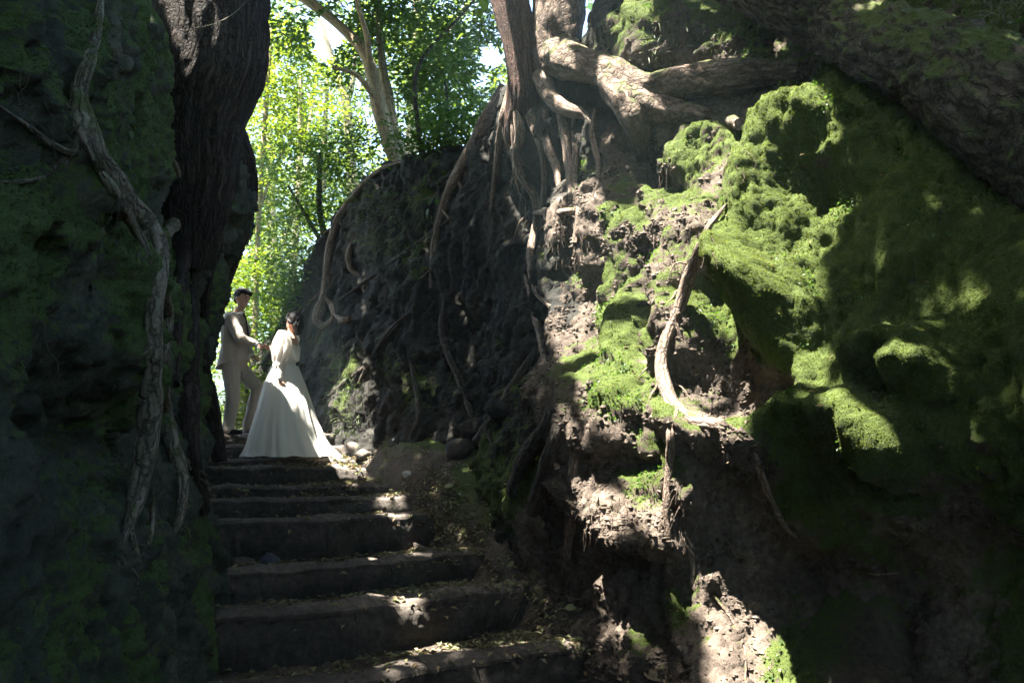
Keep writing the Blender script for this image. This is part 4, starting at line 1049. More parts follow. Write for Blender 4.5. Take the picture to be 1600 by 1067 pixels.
def hand_prims(w, d, n, s=1.0, curl=0.5, thumb=1):
    """w wrist, d towards the fingers, n out of the back of the hand"""
    d = unit(d); n = unit(np.array(n) - d * (np.array(n) @ d)); sd = np.cross(d, n); w = np.array(w)
    pr = [ellipsoid(w + d * 0.045 * s, [sd * 0.040 * s, n * 0.016 * s, d * 0.055 * s])]
    for i, (o, L) in enumerate(((-0.029, 0.070), (-0.010, 0.080), (0.010, 0.075), (0.028, 0.058))):
        p = w + d * 0.082 * s + sd * o * s; dr = d; seg = L * s / 3; r = 0.0088 * s; pts = [(*(p - d * 0.02 * s), r)]
        for k in range(3):
            pts.append((*p, r * (1 - 0.1 * k))); dr = unit(dr - n * curl * (0.6 + 0.2 * i)); p = p + dr * seg
        pts.append((*p, r * 0.72)); pr += chain(pts, 8)
    tb = w + d * 0.025 * s + sd * (-0.030 * s) * thumb; td = unit(d * 0.75 - sd * 0.6 * thumb - n * 0.35)
    pr += chain([(*tb, 0.012 * s), (*(tb + td * 0.035 * s), 0.0105 * s), (*(tb + td * 0.058 * s + d * 0.012 * s - n * 0.006 * s), 0.008 * s)], 8)
    return pr

M['skin'] = cloth_material('skin', (0.47, 0.29, 0.21), 0.55, 0.06, 0.0, scale=60)
M['hair'] = cloth_material('dark_hair', (0.010, 0.008, 0.008), 0.65, 0.5, 0.0, scale=120)
M['suit'] = cloth_material('beige_grey_suiting', (0.37, 0.325, 0.28), 0.8, 0.10, 0.25)
M['shirt'] = cloth_material('white_shirt', (0.78, 0.77, 0.76), 0.7)
M['black'] = cloth_material('black_leather', (0.014, 0.014, 0.015), 0.32, 0.2, 0.0)
M['gown'] = cloth_material('ivory_gown', (0.80, 0.80, 0.73), 0.5, 0.04, 0.35, 0.18)
M['organza'] = cloth_material('sheer_ivory_organza', (0.72, 0.71, 0.66), 0.45, 0.05, 0.3, 0.45)
# groom
gf = empty('person', at(364, 676, 10.55), label='groom in beige suit and black shoes, on the upper stair holding hands with the bride', cat='person')
hp, (hc, hfw, hsd, hup) = head_prims(at(379, 467, 10.55), (0.80, -0.48, -0.30), (0.15, 0.0, 1.0), 1.03)
sr, er, wr = J(361, 497, 10.38, 0.055), J(375, 529, 10.30, 0.045), J(402, 538, 10.36, 0.030)
sl, el, wl_ = J(372, 497, 10.72, 0.055), J(383, 540, 10.78, 0.044), J(394, 558, 10.62, 0.030)
hr_, kr, ar = J(361, 570, 10.46, 0.085), J(364, 622, 10.40, 0.058), J(357, 667, 10.46, 0.042)
hl, kl, al = J(369, 570, 10.66, 0.085), J(403, 607, 10.62, 0.058), J(388, 664, 10.70, 0.042)
body = hp + chain([J(369, 496, 10.55, 0.062), J(374, 484, 10.55, 0.056)]) + chain([sr, er, wr]) + chain([sl, el, wl_]) + chain([hr_, kr, ar]) + chain([hl, kl, al])
body += chain([J(366, 508, 10.55, 0.13), J(365, 540, 10.55, 0.115), J(365, 566, 10.56, 0.13)]) + [capsule(sr[:3], sl[:3], 0.06, 0.06)]
body += hand_prims(wr[:3], at(418, 541, 10.36) - np.array(wr[:3]), (0.1, -0.6, 0.8), 1.05, 0.45, -1)
body += hand_prims(wl_[:3], at(410, 557, 10.52) - np.array(wl_[:3]), (0.2, 0.3, 0.9), 1.05, 0.35, 1)
for an in (ar, al): body += chain([an, tuple(np.array(an[:3]) + np.array([0.03, -0.02, -0.05])) + (0.04,), tuple(np.array(an[:3]) + np.array([0.14, -0.06, -0.065])) + (0.03,)])
fuse('body', body, 0.0065, M['skin'], gf, 2)
X, Yv, Zv = np.array([1.0, 0, 0]), np.array([0, 1.0, 0]), np.array([0, 0, 1.0])
def torso(rows):
    return loft([(at(u, v, y), X * a + Zv * a * tl_, Yv * b) for u, v, y, a, b, tl_ in rows], 24)
jk = [torso([(370, 489, 10.55, 0.055, 0.075, -0.2), (367, 493, 10.55, 0.11, 0.17, -0.15), (366, 502, 10.55, 0.150, 0.205, 0), (367, 520, 10.55, 0.160, 0.21, 0.0), (366, 540, 10.55, 0.152, 0.19, 0.05), (365, 556, 10.55, 0.172, 0.20, 0.2), (363, 570, 10.55, 0.205, 0.215, 0.30)])]
grow = lambda J_, k: (*J_[:3], J_[3] + k)
jk += chain([grow(sr, 0.022), grow(er, 0.018), (*(np.array(wr[:3]) * 0.82 + np.array(er[:3]) * 0.18), 0.046)]) + chain([grow(sl, 0.022), grow(el, 0.018), (*(np.array(wl_[:3]) * 0.8 + np.array(el[:3]) * 0.2), 0.046)])
fuse('jacket', jk, 0.0085, M['suit'], gf, 2, 0.010, 15)
tr2 = chain([grow(hr_, 0.03), grow(kr, 0.028), (*ar[:3], 0.075), (*(np.array(ar[:3]) + [0.012, -0.01, -0.03]), 0.074)]) + chain([grow(hl, 0.03), grow(kl, 0.028), (*al[:3], 0.072), (*(np.array(al[:3]) + [0.012, -0.01, -0.03]), 0.070)])
tr2 += [torso([(365, 548, 10.56, 0.12, 0.15, 0), (365, 566, 10.56, 0.135, 0.175, 0), (365, 582, 10.56, 0.13, 0.17, 0)])]
fuse('trousers', tr2, 0.0085, M['suit'], gf, 2, 0.010, 13)
for an in (ar, al):
    b0 = np.array(an[:3]); fd = unit([0.9, -0.4, 0])
    fuse('shoe', [ellipsoid(b0 + fd * 0.075 - Zv * 0.060, [fd * 0.150, np.cross(fd, Zv) * 0.048, Zv * 0.036]), ellipsoid(b0 - Zv * 0.045 - fd * 0.01, [fd * 0.065, np.cross(fd, Zv) * 0.045, Zv * 0.055]),
                  loft([(b0 + fd * 0.07 - Zv * 0.094, fd * 0.148, np.cross(fd, Zv) * 0.049), (b0 + fd * 0.07 - Zv * 0.080, fd * 0.152, np.cross(fd, Zv) * 0.051)], 20)], 0.006, M['black'], gf, 2)
fuse('shirt_collar', chain([J(370, 492, 10.47, 0.022), J(378, 489, 10.46, 0.020), J(381, 490, 10.52, 0.016)]) + chain([J(370, 490, 10.62, 0.024), J(378, 488, 10.60, 0.02), J(381, 490, 10.54, 0.016)]) + chain([J(381, 492, 10.50, 0.018), J(386, 505, 10.46, 0.016), J(387, 520, 10.44, 0.010)]), 0.006, M['shirt'], gf, 2)
for w_, e_ in ((wr, er), (wl_, el)):
    d_ = unit(np.array(w_[:3]) - np.array(e_[:3])); c_ = np.array(w_[:3])
    fuse('shirt_cuff', [capsule(c_ - d_ * 0.05, c_ - d_ * 0.008, 0.041, 0.040)], 0.006, M['shirt'], gf, 1)
fuse('tie', [capsule(at(381, 491, 10.44), at(383, 496, 10.43), 0.016, 0.013), capsule(at(384, 496, 10.42), at(388, 524, 10.40), 0.010, 0.016)], 0.005, M['black'], gf, 1)
for k in (-1, 1):
    p0 = at(377, 492, 10.55) + Yv * 0.09 * k; p1 = at(386, 512, 10.55) + Yv * 0.075 * k; p2 = at(388, 540, 10.55) + Yv * 0.02 * k
    fuse('lapel', chain([(*p0, 0.016), (*p1, 0.026), (*p2, 0.010)]), 0.007, M['suit'], gf, 1)
hairp = [ellipsoid(hc + hup * 0.044 - hfw * 0.034, [hsd * 0.090, hfw * 0.100, hup * 0.092])]
for a in np.linspace(-1.25, 1.25, 11):
    st = hc + hup * 0.125 + hfw * 0.03; dr = unit(hfw * math.cos(a) + hsd * math.sin(a))
    hairp += chain([(*st, 0.016), (*(hc + hup * 0.098 + dr * 0.082), 0.016), (*(hc + hup * (0.066 + 0.010 * math.sin(a * 9)) + dr * (0.098 - 0.012 * abs(a))), 0.007)], 8)
for k in (-1, 1): hairp += chain([(*(hc + hsd * k * 0.078 + hup * 0.05), 0.018), (*(hc + hsd * k * 0.082 - hfw * 0.012 + hup * 0.002), 0.009)], 8)
hairp += [ellipsoid(hc - hfw * 0.066 - hup * 0.02, [hsd * 0.070, hfw * 0.040, hup * 0.062])]
fuse('hair', hairp, 0.005, M['hair'], gf, 1, 0.006, 55)
for k in (-1, 1):
    ey = mesh('eye', *ellipsoid(hc + hfw * 0.090 + hsd * k * 0.032 + hup * 0.012, [hsd * 0.013, hfw * 0.006, hup * 0.005], 8), M['black']); obj('eye', ey, gf)
    obj('eyebrow', mesh('eyebrow', *capsule(hc + hfw * 0.094 + hsd * k * 0.016 + hup * 0.034, hc + hfw * 0.082 + hsd * k * 0.048 + hup * 0.034, 0.0045, 0.003), M['hair']), gf)

# bride
bf = empty('person', at(450, 713, 10.05), label='bride in a long ivory gown with puffed sleeves seen from behind on the stair edge', cat='person')
hp, (bc, bfw, bsd, bup) = head_prims(at(459, 503, 10.05), (-0.86, 0.45, 0.10), (-0.05, 0.0, 1.0), 0.98)
s1, e1, w1 = J(446, 528, 9.90, 0.042), J(436, 566, 9.83, 0.036), J(438, 594, 9.79, 0.024)
s2, e2, w2 = J(456, 529, 10.22, 0.042), J(434, 556, 10.38, 0.036), J(422, 543, 10.40, 0.024)
bb = hp + chain([J(454, 524, 10.05, 0.048), J(457, 512, 10.05, 0.044)]) + chain([s1, e1, w1]) + chain([s2, e2, w2]) + [capsule(s1[:3], s2[:3], 0.048, 0.048)]
bb += [torso([(453, 522, 10.05, 0.06, 0.09, 0), (452, 530, 10.05, 0.095, 0.165, 0), (451, 545, 10.05, 0.105, 0.16, 0), (447, 568, 10.05, 0.098, 0.125, 0), (445, 590, 10.05, 0.13, 0.175, 0), (445, 605, 10.05, 0.12, 0.17, 0)])]
bb += chain([J(442, 600, 9.98, 0.085), J(444, 650, 9.98, 0.055), J(444, 702, 9.98, 0.04)]) + chain([J(448, 600, 10.14, 0.085), J(450, 650, 10.14, 0.055), J(450, 700, 10.14, 0.04)])
bb += hand_prims(w1[:3], at(439, 612, 9.80) - np.array(w1[:3]), (-0.3, -0.9, 0), 0.92, 0.3, 1)
bb += hand_prims(w2[:3], at(411, 542, 10.36) - np.array(w2[:3]), (-0.2, 0.5, 0.8), 0.92, 0.5, 1)
fuse('body', bb, 0.0065, M['skin'], bf, 2)
bod = torso([(452, 535, 10.05, 0.112, 0.172, -0.5), (451, 546, 10.05, 0.116, 0.170, -0.35), (447, 562, 10.05, 0.113, 0.150, -0.1), (445, 573, 10.05, 0.125, 0.150, 0), (445, 580, 10.05, 0.14, 0.165, 0)])
fuse('bodice', [bod] + chain([J(447, 526, 9.93, 0.028), J(454, 543, 9.92, 0.034), J(462, 560, 9.98, 0.03)]) + chain([J(456, 526, 10.2, 0.028), J(466, 545, 10.22, 0.034), J(464, 562, 10.12, 0.03)]), 0.0075, M['gown'], bf, 2)
# skirt: a loft whose folds deepen towards the hem
rows = [(572, 445, 21, 0.150), (582, 445, 25, 0.19), (600, 445, 32, 0.25), (620, 445, 38, 0.31), (640, 446, 44, 0.36), (660, 446, 50, 0.41), (680, 447, 57, 0.45), (695, 448, 63, 0.48), (706, 450, 70, 0.50), (713.5, 451, 76, 0.52)]
nth, nz_ = 240, 90
rv = np.array([[r[0], r[1], r[2], r[3]] for r in rows]); tt_ = np.linspace(0, 1, nz_)
vv_ = np.interp(tt_, [0, 1], [572, 713.5]); uu_ = np.interp(vv_, rv[:, 0], rv[:, 1]) + 2 * tt_; ww_ = np.interp(vv_, rv[:, 0], rv[:, 2]) * (1 - 0.06 * tt_) * 10.05 / F; dd_ = np.interp(vv_, rv[:, 0], rv[:, 3])
th = np.linspace(0, 2 * np.pi, nth, endpoint=False); SK = np.zeros((nz_, nth, 3))
for i in range(nz_):
    c = at(uu_[i], vv_[i], 10.05); k = tt_[i]
    ci = np.stack([np.cos(th), np.sin(th), 0 * th + k * 0.25], 1)
    am = 0.6 + 0.9 * pnoise(ci * 1.7 + 31)
    f = 1 + (0.055 * k ** 0.6) * am * np.sin(th * 11 + 2.0 * np.sin(2 * th + 1) + k * 0.5) + 0.030 * k ** 0.6 * (1.3 - am) * np.sin(th * 23 + 3 * np.sin(th) + k * 0.8) + 0.07 * k ** 0.8 * fbm(ci * 2.3 + 3, 2) + 0.035 * k * np.clip(pnoise(ci * 7 + 9), -0.3, 1) + 0.05 * np.clip(k - 0.86, 0, 1) * 7 * pnoise(ci * np.array([5, 5, 30]))
    tail = np.exp(-((th + 0.1 - 0.0) % (2 * np.pi) - 0.35) ** 2 * 2) * np.clip(k - 0.8, 0, 1) * 0.5
    SK[i, :, 0] = c[0] + np.cos(th) * ww_[i] * (f + tail); SK[i, :, 1] = c[1] + np.sin(th) * dd_[i] * f; SK[i, :, 2] = c[2] + 0.0
SK[:, :, 2] = np.maximum(SK[:, :, 2], 1.588 + 0.012 * np.sin(th * 9)[None, :] * (tt_ > 0.93)[:, None])
SKv = SK.reshape(-1, 3); SKv = SKv + 0.012 * np.stack([pnoise(SKv * 6), pnoise(SKv * 6 + 8), 0 * SKv[:, 0]], 1) * np.repeat(tt_, nth)[:, None]
obj('skirt', mesh('skirt', SKv, grid_faces(nz_, nth, True), M['gown']), bf)
def puff(c0, c1, r0, r1, name):
    c0 = np.array(c0); c1 = np.array(c1); d = unit(c1 - c0); x = unit(np.cross(d, [0.3, 1, 0])); y = np.cross(d, x); L = np.linalg.norm(c1 - c0)
    n, m = 26, 60; V = []; tq = np.linspace(0, 2 * np.pi, m, endpoint=False)
    for i in range(n):
        t = i / (n - 1); r = r0 * (math.sin(math.pi * min(1, 0.16 + t * 0.80)) ** 0.6) * (1 - 0.08 * t) if t < 0.9 else r1 + (r0 - r1) * (1 - t) * 3
        rr_ = r * (1 + 0.09 * np.sin(tq * 10 + 3 * math.sin(t * 4)) + 0.05 * np.sin(tq * 19 + t * 9))
        V.append(c0 + d * L * t + x * (np.cos(tq) * rr_)[:, None] + y * (np.sin(tq) * rr_)[:, None])
    V = np.vstack(V); V = V + 0.010 * np.stack([pnoise(V * 14), pnoise(V * 14 + 5), pnoise(V * 14 + 11)], 1)
    obj(name, mesh(name, V, grid_faces(n, m, True), M['organza']), bf)
puff(at(444, 519, 9.92), at(436, 575, 9.83), 0.112, 0.060, 'sleeve')
puff(at(459, 520, 10.22), at(440, 562, 10.36), 0.105, 0.055, 'sleeve')
for a_, b_ in ((e1, w1), (e2, w2)):
    fuse('sleeve_cuff', [capsule(np.array(a_[:3]) * 0.8 + np.array(b_[:3]) * 0.2, np.array(a_[:3]) * 0.12 + np.array(b_[:3]) * 0.88, 0.050, 0.036)], 0.006, M['organza'], bf, 1, 0.004, 40)
bh = [ellipsoid(bc + bup * 0.032 - bfw * 0.026, [bsd * 0.090, bfw * 0.100, bup * 0.098]), ellipsoid(bc - bfw * 0.078 - bup * 0.045, [bsd * 0.078, bfw * 0.055, bup * 0.085]),
      ellipsoid(bc - bfw * 0.085 - bup * 0.105, [bsd * 0.055, bfw * 0.045, bup * 0.055])]
for k in (-1, 1): bh += chain([(*(bc + bsd * k * 0.06 + bup * 0.085 + bfw * 0.03), 0.022), (*(bc + bsd * k * 0.084 + bup * 0.03 + bfw * 0.035), 0.014), (*(bc + bsd * k * 0.082 - bup * 0.02 - bfw * 0.03), 0.018)], 8)
fuse('hair', bh, 0.005, M['hair'], bf, 2, 0.006, 45)
for k in (-1, 1):
    obj('eye', mesh('eye', *ellipsoid(bc + bfw * 0.086 + bsd * k * 0.031 + bup * 0.012, [bsd * 0.012, bfw * 0.006, bup * 0.005], 8), M['black']), bf)
    obj('eyebrow', mesh('eyebrow', *capsule(bc + bfw * 0.089 + bsd * k * 0.016 + bup * 0.034, bc + bfw * 0.078 + bsd * k * 0.046 + bup * 0.034, 0.004, 0.003), M['hair']), bf)

# ------------------------------------------------------------------ moss tufts, grass, creeping plants
def scatter(V, Fc, W, n, rng):
    a, b, c, d = (V[Fc[:, i]] for i in range(4))
    cr = np.cross(b - a, d - a); ar = np.linalg.norm(cr, axis=1); nn = cr / np.maximum(ar, 1e-9)[:, None]
    p = ar * W; p /= p.sum(); i = rng.choice(len(Fc), n, p=p)
    s, t = rng.random((2, n, 1))
    return (a[i] * (1 - s) + b[i] * s) * (1 - t) + (d[i] * (1 - s) + c[i] * s) * t, nn[i]

def moss(V, Fc, MS, n, size, rng, facing, thr=(0.35, 0.95)):
    u, v, w = project(V[Fc[:, 0]]); vis = (u > -80) & (u < 1680) & (v > -80) & (v < 1150) & (w > 1)
    wt = sstep(*thr, MS[Fc[:, 0]] + 0.35 * fbm(V[Fc[:, 0]] * 9, 2)) * vis * np.minimum(1, (6.0 / np.maximum(w, 1)) ** 2)
    P, N = scatter(V, Fc, wt, n, rng)
    cdot = ((EYE - P) * N).sum(1); N[cdot < 0] *= -1
    d = N * 0.8 + np.array([0, 0, 0.25]) + rng.normal(size=(n, 3)) * 0.45
    Vm, Fm = leaves_data(P - N * 0.002, size, rng, up=0.1, aspect=0.6, fold=0.3, dirs=d)
    return obj('moss', mesh('moss', Vm, Fm, M['mosst'], smooth=False), kind='stuff')
rm = np.random.default_rng(55)
moss(RV, RFc, RM, 400000, 0.0095, rm, 1)
M['mossdark'] = leaf_material('shade_moss', (0.035, 0.07, 0.022), (0.09, 0.14, 0.04), (0.05, 0.10, 0.02), (0.08, 0.13, 0.02), 0.3, 0.7)
ml = moss(LV, LFc, LM, 110000, 0.012, rm, -1, (0.35, 0.7)); ml.data.materials[0] = M['mossdark']

def blades(name, mat, P, D, L, w, rng, droop=0.6):
    """thin curved blades: five rows, ribbon of two faces per step"""
    n = len(P); k = 5; L = (L * rng.uniform(0.5, 1.2, n))[:, None]; D = D / np.linalg.norm(D, axis=1)[:, None]
    sd = np.cross(D, rng.normal(size=(n, 3))); sd /= np.linalg.norm(sd, axis=1)[:, None]
    rows = []; p = P.copy(); d = D.copy()
    for i in range(k):
        ww = w * (1 - (i / (k - 1)) ** 1.5 * 0.9)
        rows += [p - sd * ww, p + sd * ww]
        p = p + d * L / k; d = d + np.array([0, 0, -droop / k * 1.6]); d /= np.linalg.norm(d, axis=1)[:, None]
    V = np.stack(rows, 1).reshape(-1, 3); i = np.arange(n)[:, None] * (2 * k)
    Fc = np.vstack([i + np.array([2 * j, 2 * j + 1, 2 * j + 3, 2 * j + 2]) for j in range(k - 1)])
    return obj(name, mesh(name, V, Fc, M[mat], smooth=False), kind='stuff')
M['grass'] = leaf_material('grass', (0.04, 0.07, 0.02), (0.10, 0.12, 0.04), (0.06, 0.12, 0.02), (0.14, 0.2, 0.04), 0.35)
M['drygrass'] = leaf_material('bleached_grass', (0.14, 0.14, 0.11), (0.25, 0.24, 0.18), (0.1, 0.1, 0.06), (0.15, 0.15, 0.1), 0.25)
def pts_in(poly, n, rng, trees):
    us = [p[0] for p in poly]; vs = [p[1] for p in poly]; P, N = [], []
    while len(P) < n:
        u, v = rng.uniform(min(us), max(us)), rng.uniform(min(vs), max(vs))
        if not inpoly(np.array([u]), np.array([v]), poly)[0]: continue
        p, nn = hit(u, v, trees); n -= (p is None)
        if p is not None: P.append(p); N.append(nn)
    return np.array(P), np.array(N)
P, N = pts_in([(540, 280), (640, 300), (700, 360), (640, 420), (560, 380)], 420, rm, RR)
blades('grass', 'grass', P, N + np.array([0, 0, 0.1]) + rm.normal(size=P.shape) * 0.3, 0.35, 0.004, rm, 1.3)
P, N = pts_in([(500, 560), (570, 600), (560, 690), (515, 680)], 260, rm, RR)
blades('grass', 'grass', P, N + np.array([0, 0, 0.2]) + rm.normal(size=P.shape) * 0.3, 0.13, 0.005, rm, 1.3)
P, N = pts_in([(690, 440), (860, 600), (880, 760), (640, 620)], 300, rm, RR)
blades('grass', 'grass', P, N + rm.normal(size=P.shape) * 0.3, 0.12, 0.003, rm, 1.5)
P, N = pts_in([(1470, -40), (1640, -40), (1640, 75), (1560, 60)], 240, rm, RR)
blades('grass', 'drygrass', P, N + rm.normal(size=P.shape) * 0.5, 0.32, 0.003, rm, 1.2)
P, N = pts_in([(1000, 30), (1200, 30), (1240, 90), (1000, 110)], 160, rm, RR)
blades('grass', 'grass', P, N + rm.normal(size=P.shape) * 0.5, 0.12, 0.003, rm, 1.2)

def leaf_blade(L, W, bend, seed=0, n=7):
    """a single leaf with a midrib fold, a bent tip and thickness of outline: base at 0, along +x"""
    V, Fc = [], []
    for i in range(n):
        t = i / (n - 1); w = W * 0.5 * math.sin(math.pi * min(1, t ** 0.75 * 0.97 + 0.02)) ** 0.8
        x = L * t; z = -bend * L * t * t + 0.02 * L * math.sin(5 * t + seed)
        V += [(x, -w, z + w * 0.30), (x, 0, z), (x, w, z + w * (0.30 + 0.15 * math.sin(seed)))]
    for i in range(n - 1):
        for j in (0, 1):
            a = i * 3 + j; Fc.append([a, a + 1, a + 4, a + 3])
    return V, Fc
def plant(label, u, v, trees, leaves, size, mat, rng, name='leafy_plant', spread=0.12, lift=0.05):
    p, nn = hit(u, v, trees)
    if p is None: p, nn = at(u, v, 9.5), np.array([0, -1.0, 0.3])
    t = empty(name, p, label=label, cat='plant')
    meshes = []
    for k in range(3):
        V, Fc = leaf_blade(size, size * 0.62, 0.25, k); meshes.append(mesh('leaf', V, Fc, M[mat]))
    for k in range(leaves):
        q = rng.normal(size=3) * spread; q -= nn * (q @ nn) * 0.7; q += nn * rng.uniform(0.3, 1) * lift
        o = obj('leaf', meshes[k % 3], t); o.matrix_parent_inverse = Matrix.Identity(4)
        d = unit(q + rng.normal(size=3) * 0.05 + nn * 0.06 - Zv * 0.04); o.location = Vector(q)
        o.rotation_euler = (Vector(d).to_track_quat('X', 'Z')).to_euler(); sc = rng.uniform(0.6, 1.15); o.scale = (sc, sc, sc)
    for k in range(min(5, leaves)):
        e = rng.normal(size=3) * spread * 0.7; e -= nn * (e @ nn) * 0.8; e += nn * lift
        V, Fc, U = tube_data([(0, 0, 0, 0.004), (*(e * 0.5 + nn * 0.01), 0.003), (*e, 0.002)], sides=5, step=0.02)
        o = obj('stem', mesh('stem', V, Fc, M['rootD'], attrs={'bark': U}), t); o.matrix_parent_inverse = Matrix.Identity(4)
    return t
rp = np.random.default_rng(66)
plant('broad leaved creeper with round leaves hanging over the rim of the alcove wall', 690, 285, RR, 14, 0.13, 'leafA', rp, spread=0.24)
plant('young plant with round leaves on the alcove wall just under its rim', 625, 320, RR, 8, 0.09, 'leafA', rp, spread=0.16)
plant('small seedling low on the alcove wall beside the gown', 515, 590, RR, 9, 0.06, 'leafB', rp, spread=0.10)
plant('single broad green leaf plant behind the leaning trunk', 1580, 66, RR, 4, 0.16, 'leafA', rp, spread=0.12)
plant('pale leaved creeper in the middle of the dark mossy slope below the leaning trunk', 1465, 335, RR, 22, 0.045, 'leafA', rp, spread=0.13, lift=0.03)
plant('tiny creeper with few leaves low on the dark mossy slope', 1430, 440, RR, 8, 0.04, 'leafA', rp, spread=0.10, lift=0.03)
plant('tiny bright seedlings in the hollow beside the hooked root', 1140, 540, RR, 10, 0.035, 'leafA', rp, spread=0.07, lift=0.03)
plant('small bright leaf sprout alone on the left bank beside the pale root', 203, 195, RL, 3, 0.05, 'leafB', rp, spread=0.03, lift=0.03)
plant('bright hanging twig of leaves beside the old tree trunk at the gap edge', 757, 40, (), 9, 0.16, 'leafB', rp, name='leafy_twig', spread=0.16)

def crumbs(name, V, Fc, W, n, mat, rng, s0, s1):
    P, N = scatter(V, Fc, W, n, rng); cd_ = ((EYE - P) * N).sum(1); N[cd_ < 0] *= -1
    oc = np.array([[1, 0, 0], [-1, 0, 0], [0, 1, 0], [0, -1, 0], [0, 0, 1], [0, 0, -1.0]])
    sz = (s0 + (s1 - s0) * rng.random(n) ** 3)[:, None, None]
    Vc = (P[:, None] + (oc[None] * rng.uniform(0.6, 1.3, (n, 1, 3)) + rng.normal(size=(n, 6, 3)) * 0.22) * sz).reshape(-1, 3)
    i = np.arange(n)[:, None] * 6
    F8 = np.vstack([i + np.array(f) for f in ((0, 2, 4), (2, 1, 4), (1, 3, 4), (3, 0, 4), (2, 0, 5), (1, 2, 5), (3, 1, 5), (0, 3, 5))])
    return obj(name, mesh(name, Vc, F8, M[mat], smooth=False, attrs={'moss': np.full(len(Vc), -0.2)}), kind='stuff')
uq, vq, wq = project(RV[RFc[:, 0]]); visq = (uq > -40) & (uq < 1640) & (vq > -40) & (vq < 1110) & (wq > 1)
P, N = scatter(RV, RFc, visq * sstep(0.25, 0.7, RM[RFc[:, 0]]) * sstep(0.15, 0.6, fbm(RV[RFc[:, 0]] * 2.2 + 21, 3)) * (RV[RFc[:, 0], 1] < 9), 5200, rm)
cd_ = ((EYE - P) * N).sum(1); N[cd_ < 0] *= -1
V, Fc = leaves_data(P + N * 0.012, 0.026, rm, up=0.3, aspect=0.62, dirs=N * 0.5 + np.array([0, 0, -0.2]))
obj('ground_cover', mesh('ground_cover', V, Fc, M['leafA'], smooth=False), kind='stuff')
P, N = scatter(RV, RFc, visq * (np.abs(RN[RFc[:, 0], 2]) > 0.45) * (RV[RFc[:, 0], 1] < 8.5), 420, rm)
V, Fc = leaves_data(P + np.array([0, 0, 0.012]), 0.045, rm, up=0.75, aspect=0.42, fold=0.5)
obj('leaf_litter', mesh('leaf_litter', V, Fc, M['litter'], smooth=False), kind='stuff')
crumbs('crumbled_earth', RV, RFc, visq * sstep(0.55, 0.3, RM[RFc[:, 0]]) * (0.15 + sstep(-0.1, 0.5, fbm(RV[RFc[:, 0]] * 3, 3))) * (RV[RFc[:, 0], 1] < 7.8), 22000, 'right', rm, 0.005, 0.028)

crumbs('crumbled_earth', RV, RFc, visq * (0.1 + sstep(-0.1, 0.5, fbm(RV[RFc[:, 0]] * 3, 3))) * (RV[RFc[:, 0], 1] > 7.7), 16000, 'mid', rm, 0.006, 0.032)
ul, vl, wl3 = project(LV[LFc[:, 0]]); visl = (ul > -40) & (ul < 1640) & (vl > -40) & (vl < 1110) & (wl3 > 1)
crumbs('crumbled_earth', LV, LFc, visl * (0.1 + sstep(-0.1, 0.5, fbm(LV[LFc[:, 0]] * 3, 3))), 12000, 'left', rm, 0.003, 0.016)

# ------------------------------------------------------------------ leaf litter, twigs and stones
def down(x, y, top=4.0):
    r = B_ground.ray_cast(Vector((x, y, top)), Vector((0, 0, -1)))
    return None if r[0] is None else (np.array(r[0]), np.array(r[1]))
rl_ = np.random.default_rng(88)
PL = []
for k, (z, c) in enumerate(ALLSTEPS[2:]):
    cu = spline(np.column_stack([c, np.zeros(len(c))]), 100)[:, :2]
    nrun = 800 if k >= 4 else 420
    for _ in range(nrun):
        t = rl_.beta(3.2, 1.2) if rl_.random() < 0.72 else rl_.random()
        dp = rl_.uniform(0.2, 0.95) if rl_.random() < 0.65 or t > 0.6 else rl_.uniform(0.5, 0.95)
        q = cu[int(t * 99)] + AX * dp; PL.append((q[0], q[1]))
for _ in range(5200):
    k = rl_.integers(1, 8); t = rl_.random(); e = REDGE[k] * (1 - t) + REDGE[k + 1] * t
    PL.append((e[0] + rl_.normal() * 0.16 + 0.05, e[1] + rl_.normal() * 0.15))
PL = np.array(PL)
g = fbm(np.column_stack([PL * 1.9, 0 * PL[:, 0]]), 3)
PL = PL[g + rl_.normal(size=len(PL)) * 0.25 > -0.18]
H = [down(x, y) for x, y in PL]; pp = np.array([h[0] for h in H if h is not None]) + np.array([0, 0, 0.006]) + np.array([0, 0, 1]) * rl_.random((sum(h is not None for h in H), 1)) * 0.02
half = rl_.random(len(pp)) < 0.6
V, Fc = leaves_data(pp[half], 0.062, rl_, up=0.72, aspect=0.42, fold=0.5, curl=0.1); obj('leaf_litter', mesh('leaf_litter', V, Fc, M['litter'], smooth=False), kind='stuff')
V, Fc = leaves_data(pp[~half], 0.068, rl_, up=0.72, aspect=0.45, fold=0.5, curl=0.1); obj('leaf_litter', mesh('leaf_litter', V, Fc, M['litterG'], smooth=False), kind='stuff')
# grit and crumbs of earth
n = 9000
gx = rl_.uniform(-3.2, 1.8, n); gy = rl_.uniform(4.2, 10, n)
k = (signed_right(gx, gy) < 0.9) & (gx > np.interp(gy, [4, 6, 8, 10], [-1.7, -2.2, -2.8, -3.3])); gx, gy = gx[k], gy[k]
G = [h[0] for h in (down(a, b) for a, b in zip(gx, gy)) if h is not None]; G = np.array(G)
sz = rl_.uniform(0.003, 0.011, len(G))[:, None]
tet = np.array([[1, 0, -0.5], [-0.6, 0.8, -0.5], [-0.6, -0.8, -0.4], [0.1, 0.1, 0.9]])
V = (G[:, None] + (tet[None] + rl_.normal(size=(len(G), 4, 3)) * 0.3) * sz[:, :, None]).reshape(-1, 3)
i = np.arange(len(G))[:, None] * 4; Fc = np.vstack([i + np.array(f) for f in ((0, 1, 3), (1, 2, 3), (2, 0, 3), (0, 2, 1))])
obj('grit', mesh('grit', V, Fc, M['ground'], smooth=False, attrs={'moss': np.zeros(len(V))}), kind='stuff')

